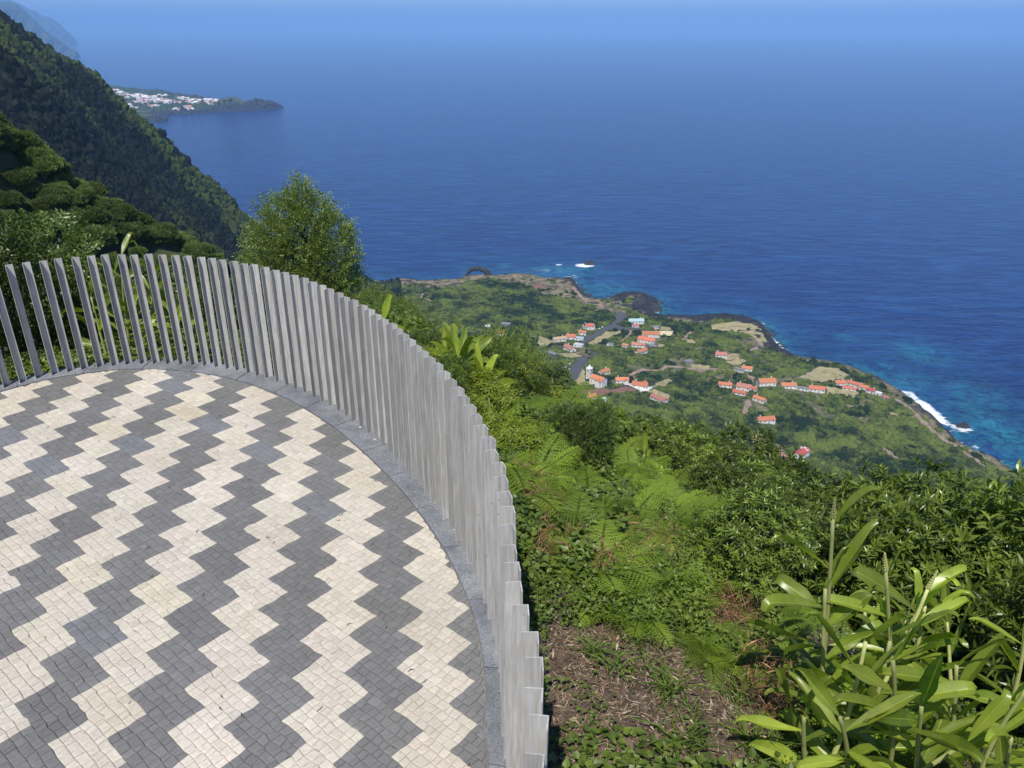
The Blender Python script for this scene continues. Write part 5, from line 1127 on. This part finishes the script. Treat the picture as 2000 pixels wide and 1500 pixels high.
# ================================================================ the bank: ferns, creepers, litter, grass, ginger lilies
def bank_pt(a, t):
    a = np.asarray(a, float); r_ = r_post(a) + t; x, y = CX + r_ * np.cos(a), CY + r_ * np.sin(a); return x, y, h_near(x, y)
def fern_frond(L, g, npin=17, np2=8, arch=.9):
    """one lacy frond along +x, rising then arching"""
    u = np.linspace(.16, 1, npin); th0 = 1.2; th = th0 - arch * 1.9 * u; xs = np.cumsum(np.cos(th)) / npin * L; zs = np.cumsum(np.sin(th)) / npin * L
    C = np.stack([xs, xs * 0, zs], 1); T0 = norm(np.gradient(C, axis=0)); Nn = np.stack([-T0[:, 2], T0[:, 1] * 0, T0[:, 0]], 1)
    P, T, NN, LL, WW, tt = [], [], [], [], [], []
    for s in (-1, 1):
        for i_ in range(npin):
            pl = L * .35 * (math.sin(math.pi * min(1, (1 - u[i_]) * .72 + .12)) ** .8) * (1 - u[i_] * .2) * g.uniform(.85, 1.1)
            d = norm(T0[i_] * .45 + np.array([0, s * 1.0, 0]) - Nn[i_] * .15 + g.normal(0, .06, 3)); v = np.linspace(.06, 1, np2)
            for s2 in (-1, 1):
                q = norm(d * .55 + T0[i_] * s2 * .85)[None].repeat(np2, 0); base = C[i_] + d * (v * pl)[:, None] - Nn[i_] * (v ** 2 * pl * .18)[:, None]
                P.append(base); T.append(q); NN.append(Nn[i_][None].repeat(np2, 0)); LL.append(pl * .30 * (1.05 - v) + .006); WW.append(np.full(np2, pl / np2 * .74)); tt.append(np.full(np2, .5) + g.normal(0, .08, np2))
    P = np.concatenate(P); return leaf4(P, np.concatenate(T), np.concatenate(NN), np.concatenate(LL), np.concatenate(WW), np.concatenate(tt), .1), C
def fern_plant(seed, n=7, L=.75):
    g = np.random.default_rng(seed); Vs, Fs, Ts = [], [], []; n0 = 0; mb = MB()
    for k in range(n):
        (V, F, T), C = fern_frond(L * g.uniform(.7, 1.1), g, arch=g.uniform(.5, .95)); a = k * 6.283 / n + g.uniform(-.4, .4); ca, sa = math.cos(a), math.sin(a); rot = np.array([[ca, sa, 0], [-sa, ca, 0], [0, 0, 1]])
        V = V @ rot; C2 = np.concatenate([[[0, 0, -.05]], C @ rot]); mb.tube(C2, np.linspace(.005, .0012, len(C2)), 4, c=.35); Vs.append(V); Fs.append(F + n0); Ts.append(T + g.normal(0, .1)); n0 += len(V)
    return np_mesh('frond', np.concatenate(Vs), np.concatenate(Fs), M['fern'], np.clip(np.concatenate(Ts), 0, 1)), mb.mesh('fern_stalk', M['fern'])
for i_ in range(4):
    root = empty('fern'); tag(root, 'bright green lacy fern on the bank between railing and dark thicket', 'fern', 'ferns of the bank'); f_, s_ = fern_plant(200 + i_); obj('fronds', f_, root); obj('stalks', s_, root); PROTO['fern%d' % i_] = root
FERN = [(1130, 900), (1260, 885), (1330, 960), (1400, 1075), (1570, 1115), (1620, 1230), (1560, 1290), (1400, 1260), (1240, 1200), (1120, 1090), (1060, 960), (960, 840), (1000, 815), (1080, 860)]
FERN2 = [(1100, 1060), (1230, 1100), (1440, 1200), (1300, 1220), (1180, 1170)]

k = 0
for a in np.arange(-30, 62, 2.6):
    for t in np.arange(.25, 4.4, .24):
        aa = R(a + rng.uniform(-1.2, 1.2)); tt = t + rng.uniform(-.12, .12); x, y, z = bank_pt(aa, tt); q = to_px(np.array([x, y, z + .35])); q = (float(q[0]), float(q[1]))
        in1 = inpoly(np.array([q[0]]), np.array([q[1]]), FERN)[0]; in2 = inpoly(np.array([q[0]]), np.array([q[1]]), FERN2)[0]
        edge = q[0] > 1560 and q[1] > 1130 and rng.random() < .22
        lip = (q[0] > 930 and q[0] < 1560 and tt > 1.5 and tt < 2.3 and q[1] < 1120 and rng.random() < .3)
        if inpoly(np.array([q[0]]), np.array([q[1] + 25]), [(1072, 1215), (1190, 1225), (1340, 1240), (1440, 1300), (1540, 1400), (1590, 1560), (1070, 1560)])[0] or (q[0] < 1330 and q[1] > 1130): continue
        if (in1 and rng.random() < .88) or (in2 and rng.random() < .3) or edge or lip:
            if k >= 290: continue
            put('fern%d' % (k % 4), float(x), float(y), float(rng.uniform(.34, .66) if q[1] < 1080 else rng.uniform(.28, .46)), z=float(z)); k += 1
nf = k
for px_, py_ in [(900, 800), (940, 860), (985, 905), (1010, 960), (1640, 1440), (1690, 1490), (1760, 1490), (1880, 1340), (1960, 1420), (1090, 820), (1500, 1180), (1150, 985)]:
    p = hit(px_, py_, 3, 30, lambda a, b: h_near(a, b) + .1); put('fern%d' % (k % 4), float(p[0]), float(p[1]), float(rng.uniform(.5, .8)), z=float(p[2]) - .1); k += 1

# masks read on the ground, in metres outside the railing and bearing from the terrace centre
SOIL = [(1072, 1225), (1190, 1235), (1340, 1250), (1430, 1310), (1510, 1400), (1560, 1520), (1070, 1520)]
BROWN = [[(1010, 940), (1090, 975), (1170, 1060), (1110, 1085), (1020, 1010)], [(1215, 1050), (1310, 1060), (1310, 1130), (1220, 1120)], [(1050, 1060), (1110, 1080), (1090, 1130), (1040, 1110)], [(1150, 1085), (1240, 1090), (1270, 1150), (1160, 1150)], [(1440, 1280), (1520, 1290), (1560, 1400), (1520, 1450), (1450, 1380)], [(0, 590), (200, 590), (215, 690), (0, 700)], [(1380, 1200), (1470, 1180), (1480, 1260), (1400, 1270)]]
n = 300000; a = R(1) * rng.uniform(-38, 150, n); t = rng.uniform(.02, 6.0, n); x, y, z = bank_pt(a, t); px, py = to_px(np.stack([x, y, z], 1))
soil = inpoly(px, py, SOIL); brown = np.zeros(n, bool)
for b_ in BROWN: brown |= inpoly(px, py, b_)
cl = fbm(x * 1.6, y * 1.6, 51); dens = np.where(soil, np.where(cl > .63, .5, .015), np.where(brown, .05, .35 + .65 * (cl > .42)))
m = (rng.random(n) < dens) & (px > -150) & (px < 2150) & (py < 1600); x, y, z, cl, soil_, t_ = x[m], y[m], z[m], cl[m], soil[m], t[m]; k = len(x)
hh = np.where(soil_, .06, .10 + .34 * np.clip(fbm(x * .9, y * .9, 52) - .25, 0, 1) * smooth(.05, .8, t_)) * rng.uniform(0, 1, k) ** .6
T = norm(rng.normal(0, 1, (k, 3)) * [1, 1, .35] + [0, 0, .15]); Nn, _B = frames(T); Nn = norm(Nn + rng.normal(0, .35, (k, 3))); Nn = norm(Nn - T * (Nn * T).sum(1, keepdims=True))
sz = rng.uniform(.012, .036, k) * (1 + .8 * (vn(x * .9, y * .9, 5) > .62)); V, F, Tt = leaves(np.stack([x, y, z + hh], 1), T, Nn, sz, sz * .72, .45 + .8 * (fbm(x * .8, y * .8, 54) - .5) + rng.normal(0, .19, k), .12, .1, .42)
tag(obj('creepers', np_mesh('creepers', V, F, M['creeper'], Tt)), 'low green creepers and weeds covering the bank outside the railing', 'ground cover', kind='stuff')
print('creepers', k, 'ferns', nf)
# litter: straw, twigs, dead fern
n = 420000; a = R(1) * rng.uniform(-38, 150, n); t = rng.uniform(.01, 5, n); x, y, z = bank_pt(a, t); px, py = to_px(np.stack([x, y, z], 1)); soil = inpoly(px, py, SOIL); brown = np.zeros(n, bool)
for b_ in BROWN: brown |= inpoly(px, py, b_)
m = (rng.random(n) < np.where(soil, .95, np.where(brown, .9, .05))) & (px > -150) & (px < 2150) & (py < 1600); x, y, z, soil, brown = x[m], y[m], z[m], soil[m], brown[m]; k = len(x)
T = norm(rng.normal(0, 1, (k, 3)) * np.where(brown, .45, .13)[:, None] * [0, 0, 1] + rng.normal(0, 1, (k, 3)) * [1, 1, 0]); Nn, _B = frames(T)
L = np.where(brown, rng.uniform(.04, .16, k), rng.uniform(.012, .085, k)); W = np.where(rng.random(k) < .04, .014, rng.uniform(.002, .0055, k)); hz = np.where(brown, rng.uniform(0, .22, k), rng.uniform(.002, .02, k))
V, F, _t = leaf4(np.stack([x, y, z + hz], 1), T, Nn, L, W, np.zeros(k), .25)
pal = np.array([(.30, .22, .14), (.15, .10, .065), (.45, .36, .25), (.075, .05, .035), (.22, .13, .075)]); palb = np.array([(.24, .12, .06), (.15, .075, .04), (.34, .20, .11), (.09, .05, .03), (.30, .17, .08)])
ci = rng.integers(0, 5, k); C = np.where(brown[:, None], palb[ci], pal[ci]) * rng.uniform(.7, 1.3, (k, 1))
tag(obj('dry_litter', np_mesh('dry_litter', V, F, M['dry'], np.repeat(C, 4, 0))), 'brown straw, dead fern and twigs lying on the bank soil', 'litter', kind='stuff')
# grass tufts
P, T, LL = [], [], []
gr = np.random.default_rng(77)
for k in range(240):
    if k < 150: q = (gr.uniform(1075, 1540), gr.uniform(1180, 1510))
    elif k < 200: q = (gr.uniform(1020, 1500), gr.uniform(960, 1250))
    else: q = (gr.uniform(0, 480), gr.uniform(650, 715))
    p = hit(q[0], q[1], 2.5, 25, h_near); tp = float(plat_t(p[:1], p[1:2])[0])
    if tp < .12 or tp > 5: continue
    if k % 2 and k < 150 or (fbm(p[:1] * 2.2, p[1:2] * 2.2, 66)[0] < .5 and k < 150): continue
    nb = int(gr.integers(8, 26)); hL = gr.uniform(.09, .30)
    a_ = gr.uniform(0, 6.28, nb); lean = gr.uniform(.25, 1.5, nb); P.append(p + np.stack([gr.normal(0, .02, nb), gr.normal(0, .02, nb), np.zeros(nb)], 1)); T.append(norm(np.stack([np.cos(a_) * lean, np.sin(a_) * lean, np.ones(nb)], 1))); LL.append(hL * gr.uniform(.5, 1.2, nb))
P = np.concatenate(P); T = np.concatenate(T); LL = np.concatenate(LL); hor = norm(T * [1, 1, 0]); Nn = norm(np.cross(T, np.cross(hor, T)) * -1); Nn = norm(-hor + T * (hor * T).sum(1, keepdims=True)) * -1
Nn = np.where(Nn[:, 2:3] < 0, -Nn, Nn); V, F, Tt = leaves(P, T, Nn, LL, np.full(len(P), .007), gr.uniform(.1, 1, len(P)), .1, .38, .5)
V = V; tag(obj('grass', np_mesh('grass', V, F, M['grass'], Tt)), 'grass tufts on the bare soil beside the railing', 'grass', kind='stuff')

# ---- ginger lilies
def ginger_leaf(g, L, W, bend, curl, twist):
    """broad leaf along +x, folded on its midrib, its end curled over; rows x 5 points"""
    n = 16; u = np.linspace(0, 1, n); th = bend * u + curl * np.clip((u - .80) / .16, 0, 1); dx = np.cos(th); dz = -np.sin(th)
    x = np.concatenate([[0], np.cumsum(dx[:-1])]) * L / n; z = np.concatenate([[0], np.cumsum(dz[:-1])]) * L / n
    cut = g.uniform(.35, .75) if g.random() < .6 else .12
    w = W * .5 * np.clip((u / .5 + .02) ** .7, .05, 1) * np.where(u > .55, 1 - (1 - cut) * ((u - .55) / .45) ** 2.2, 1); fold = g.uniform(.15, .6) + g.uniform(.1, .7) * u ** 2
    wav = 1 + .10 * np.sin(u * g.uniform(9, 15) + g.uniform(0, 6))
    V = []
    for j, v in enumerate((-1, -.55, -.10, 0, .10, .55, 1)):
        tw = twist * u; yy = v * w * wav * np.cos(fold * abs(v)); zz = np.abs(v) * w * np.sin(fold) * .9
        V.append(np.stack([x - zz * dz * -1 * 0 + zz * np.sin(th), yy * np.cos(tw), z + zz * np.cos(th) + yy * np.sin(tw)], 1))
    V = np.stack(V, 1).reshape(-1, 3); i_ = np.arange(n - 1)[:, None] * 7 + np.arange(6)[None]; Q = np.stack([i_, i_ + 1, i_ + 8, i_ + 7], -1).reshape(-1, 4)
    base_t = g.normal(.52, .15); t = np.stack([np.full(n, base_t + k_) for k_ in (-.03, .04, .02, .42, .02, .05, -.02)], 1).reshape(-1) + np.repeat(g.normal(0, .03, n), 7)
    return V, Q, t
def rotz(a): c, s = math.cos(a), math.sin(a); return np.array([[c, -s, 0], [s, c, 0], [0, 0, 1]])
def ginger(base, top, label, seed, nleaf=9, phi=None, L=(.30, .46), spike=True, lo=.25, group='ginger lilies', W=.080, fan=False):
    g = np.random.default_rng(seed); base = np.array(base, float); top = np.array(top, float); root = empty('ginger_lily', base); tag(root, label, 'plant', group)
    A = top - base; H = float(np.linalg.norm(A)); A = A / H; u = np.linspace(0, 1, 14)[:, None]; side = norm(np.cross(A, [0.3, 1, 0.2]))
    C = u * (top - base) + side * np.sin(u * math.pi) * g.normal(0, .03) * H; mb = MB(); mb.tube(np.concatenate([[[0, 0, -.08]], C]), np.concatenate([[.014], np.linspace(.0155, .009, 14)]), 8, c=g.uniform(.55, 1.0)); obj('stem', mb.mesh('ginger_stem', M['gstem'], True), root)
    phi = g.uniform(0, 6.28) if phi is None else phi
    for k in range(nleaf - 1 if nleaf > 8 and not fan else nleaf):
        f = lo + (1 - lo) * (k + .5) / nleaf if not fan else 1 - .30 * (1 - (k + .5) / nleaf)
        last = k == (nleaf - 2 if nleaf > 8 and not fan else nleaf - 1)
        if last: f = 1.0 if not spike else .97
        p = np.array([np.interp(f, u[:, 0], C[:, i_]) for i_ in range(3)])
        V, Q, t = ginger_leaf(g, g.uniform(*L) * (1 if f < .93 else .8), W * g.uniform(.75, 1.25), g.uniform(-.2, .35), g.choice([.0, .7, 1.3, 1.8, 2.2]), g.normal(0, 1.1))
        el = g.uniform(.25, 1.0) if f < .9 else g.uniform(.9, 1.25); az = (phi + (math.pi if k % 2 else 0) + g.normal(0, .55)) if not fan else phi + k * 2.4
        ce, se = math.cos(el), math.sin(el); V = V @ np.array([[ce, 0, -se], [0, 1, 0], [se, 0, ce]]).T; V = V @ rotz(az).T; ax = A; zax = np.array([0, 0, 1.]); v = np.cross(zax, ax); c = ax[2]; K = np.array([[0, -v[2], v[1]], [v[2], 0, -v[0]], [-v[1], v[0], 0]]); Rm = np.eye(3) + K + K @ K / (1 + c)
        V = V @ Rm.T + p; obj('leaf', np_mesh('ginger_leaf', V, Q, M['ginger'], np.clip(t, 0, 1), True), root)
    if spike:
        mb = MB(); tip = C[-1]; n = 46; s = np.linspace(0, 1, n); aa = s * 46; r_ = .010 * (1 - s * .7); P_ = tip + A * (s * .11)[:, None] + np.stack([np.cos(aa) * r_, np.sin(aa) * r_, 0 * s], 1)
        for q, sc in zip(P_, s): mb.add(ICO_V * np.array([.0045, .0045, .010]) * (1.2 - .6 * sc) + q, T=ICO_F, c=.8)
        mb.tube([tip, tip + A * .11], [.006, .003], 6, c=.6); obj('flower_spike', mb.mesh('flower_spike', M['gstem']), root)
    return root
GN = [((1590, 1440), (1627, 1012), 9, 'tallest ginger lily at the left of the foreground clump, with a pale flower spike', 3.15, True, 0),
      ((1612, 1470), (1612, 1150), 8, 'ginger lily stem just right of the leftmost one, without a spike', 2.9, False, .1),
      ((1752, 1500), (1730, 1115), 9, 'ginger lily in the middle of the foreground clump carrying a scaly flower spike', 3.3, True, -.15),
      ((1728, 1540), (1744, 1290), 9, 'dark-stemmed short ginger lily before the middle spike', 2.9, False, -.35),
      ((1650, 1450), (1812, 1150), 8, 'ginger lily leaning far right behind the middle spike', 3.1, True, .25),
      ((1700, 1450), (1790, 1200), 7, 'ginger lily leaning right between the middle and right stems', 2.8, False, .3),
      ((1930, 1500), (2010, 1190), 9, 'thick pale ginger lily stem rising at the right picture edge', 3.0, False, .1),
      ((1850, 1530), (1868, 1300), 8, 'ginger lily with one narrow upright leaf right of the middle', 3.2, False, -.25),
      ((1900, 1560), (2010, 1340), 8, 'ginger lily leaning out low at the right picture edge', 3.0, False, -.35),
      ((1640, 1560), (1640, 1400), 7, 'small ginger lily low at the foot of the foreground clump', 2.6, False, -.3),
      ((1790, 1560), (1800, 1380), 8, 'low ginger lily at the bottom under the middle spike', 3.3, False, -.4),
      ((1960, 1600), (1975, 1440), 7, 'lowest ginger lily in the bottom right corner', 3.0, False, -.4),
      ((1690, 1400), (1690, 1190), 8, 'half-hidden ginger lily behind the middle stem', 3.4, False, .45),
      ((1860, 1400), (1850, 1215), 7, 'half-hidden ginger lily behind the right stems', 3.1, False, .45),
      ((1940, 1400), (1930, 1240), 7, 'half-hidden ginger lily farthest right at the back of the clump', 3.1, False, .5),
      ((1580, 1540), (1570, 1400), 6, 'small ginger lily at the left foot of the clump by the bare soil', 3.1, False, -.1)]
for k, (b, tp, nl, lab, phi, sp, dy) in enumerate(GN):
    p = hit(b[0], b[1], 2.5, 20, h_near); q = at_y(tp[0], tp[1], p[1] + dy * .5)
    if q[2] < p[2] + .25: q[2] = p[2] + .5
    ginger(p, q, lab, 300 + k, nl, phi, spike=sp, group='ginger lilies of the right foreground')
ge = np.random.default_rng(31)
for k in (0, 1, 2, 4, 5, 7, 8, 9, 10):
    bx, by = [(1600, 1540), (1660, 1500), (1720, 1560), (1700, 1420), (1770, 1450), (1830, 1500), (1880, 1420), (1900, 1530), (1960, 1460), (2010, 1420), (1990, 1560), (1930, 1380), (1840, 1380), (2040, 1360), (1640, 1420)][k]
    p = hit(bx, by, 2.5, 20, h_near); hh_ = ge.uniform(.45, .95)
    ginger(p, p + np.array([ge.normal(.05, .18), ge.normal(0, .12), hh_]), 'leafy young ginger lily filling the foot of the foreground clump', 400 + k, int(ge.integers(7, 10)), None, spike=False, lo=.1, group='young ginger lilies at the foot of the clump')
for k, (tx, ty, t, lab, ph) in enumerate([(237, 500, 1.2, 'ginger lily with one leaf sticking up above the left railing', 0.2), (290, 520, 1.5, 'ginger lily behind the left railing, right of the upright leaf', 2.9), (178, 580, .8, 'ginger lily seen low between the bars at far left', 0.1), (265, 590, .9, 'ginger lily in the middle of the clump seen between the left bars', 1.0), (325, 600, 1.1, 'ginger lily right of the clump seen between the left bars', .3), (222, 540, 1.6, 'ginger lily at the back of the clump behind the left railing', .6), (360, 640, .8, 'low ginger lily at the right end of the clump behind the bars', .2)]):
    x, y, zg, h = by_t(tx, ty, t); h = max(h, .5); ginger((x + rng.normal(0, .1), y, zg), (x, y, zg + h), lab, 340 + k, 10, ph, spike=False, group='ginger lilies behind the left railing', lo=.15)
for k, (tx, ty, t, lab) in enumerate([(893, 752, 1.3, 'ginger lily with leaves fanned like a star over the middle of the railing'), (868, 700, 1.6, 'ginger lily behind the star-shaped one, leaves drooping left'), (955, 735, 2.0, 'ginger lily right of the star-shaped one'), (935, 780, 1.2, 'ginger lily below and right of the star-shaped one'), (740, 640, 1.2, 'ginger lily tips just showing over the railing left of the star-shaped one'), (900, 660, 2.6, 'ginger lily farthest back, above the star-shaped one'), (1200, 930, 2.9, 'grassy young ginger at the upper edge of the ferns'), (1250, 925, 3.0, 'young ginger with one broad leaf at the upper edge of the ferns')]):
    x, y, zg, h = by_t(tx, ty, t); h = max(h, .45); ginger((x, y, zg), (x + .03, y, zg + h), lab, 360 + k, 11 if k < 6 else 7, 1.0 + k, spike=False, group='ginger lilies beyond the middle railing', L=(.36, .52) if k < 6 else (.3, .4), fan=k in (0, 2, 3), lo=.3, W=.078)
# small leaf debris blown onto the paving
P = []
gd = np.random.default_rng(9)
mb = MB()
for k in range(70):
    a = gd.uniform(-.6, 2.3); r_ = float(r_kerb(np.array([a]))[0]) * gd.uniform(.2, 1.0) ** .5 * .99; x, y = CX + r_ * math.cos(a), CY + r_ * math.sin(a); b = gd.uniform(0, 6.28); L = gd.uniform(.012, .05)
    mb.tube([(x, y, .004), (x + math.cos(b) * L * .5, y + math.sin(b) * L * .5, .007), (x + math.cos(b + .3) * L, y + math.sin(b + .3) * L, .004)], [.0012, .0022, .001], 4, c=gd.choice([.05, .1, .3]) * np.array([1, .85, .7]))
tag(obj('twig_litter', mb.mesh('twig_litter', M['dry'])), 'tiny twigs and seeds scattered on the paving', 'litter', kind='stuff')
# ================================================================ haze
def haze_box():
    mb = MB(); x0, x1, y0, y1, z0, z1 = -90000, 90000, -70000, 90000, SEA - 1300, 720
    mb.box((x0 + x1) / 2, (y0 + y1) / 2, (z0 + z1) / 2, x1 - x0, y1 - y0, z1 - z0)
    m = bpy.data.materials.new('haze'); m.use_nodes = True; nt = m.node_tree; nt.nodes.remove(nt.nodes['Principled BSDF'])
    pv = nt.nodes.new('ShaderNodeVolumePrincipled'); pv.inputs['Density'].default_value = HAZE; pv.inputs['Color'].default_value = HCOL
    pv.inputs['Anisotropy'].default_value = -0.2
    nt.links.new(pv.outputs[0], nt.nodes['Material Output'].inputs['Volume'])
    tag(obj('haze', mb.mesh('haze', m)), kind='stuff')
HAZE = 0.000068; HCOL = (0.33, 0.61, 1.0, 1)
haze_box()
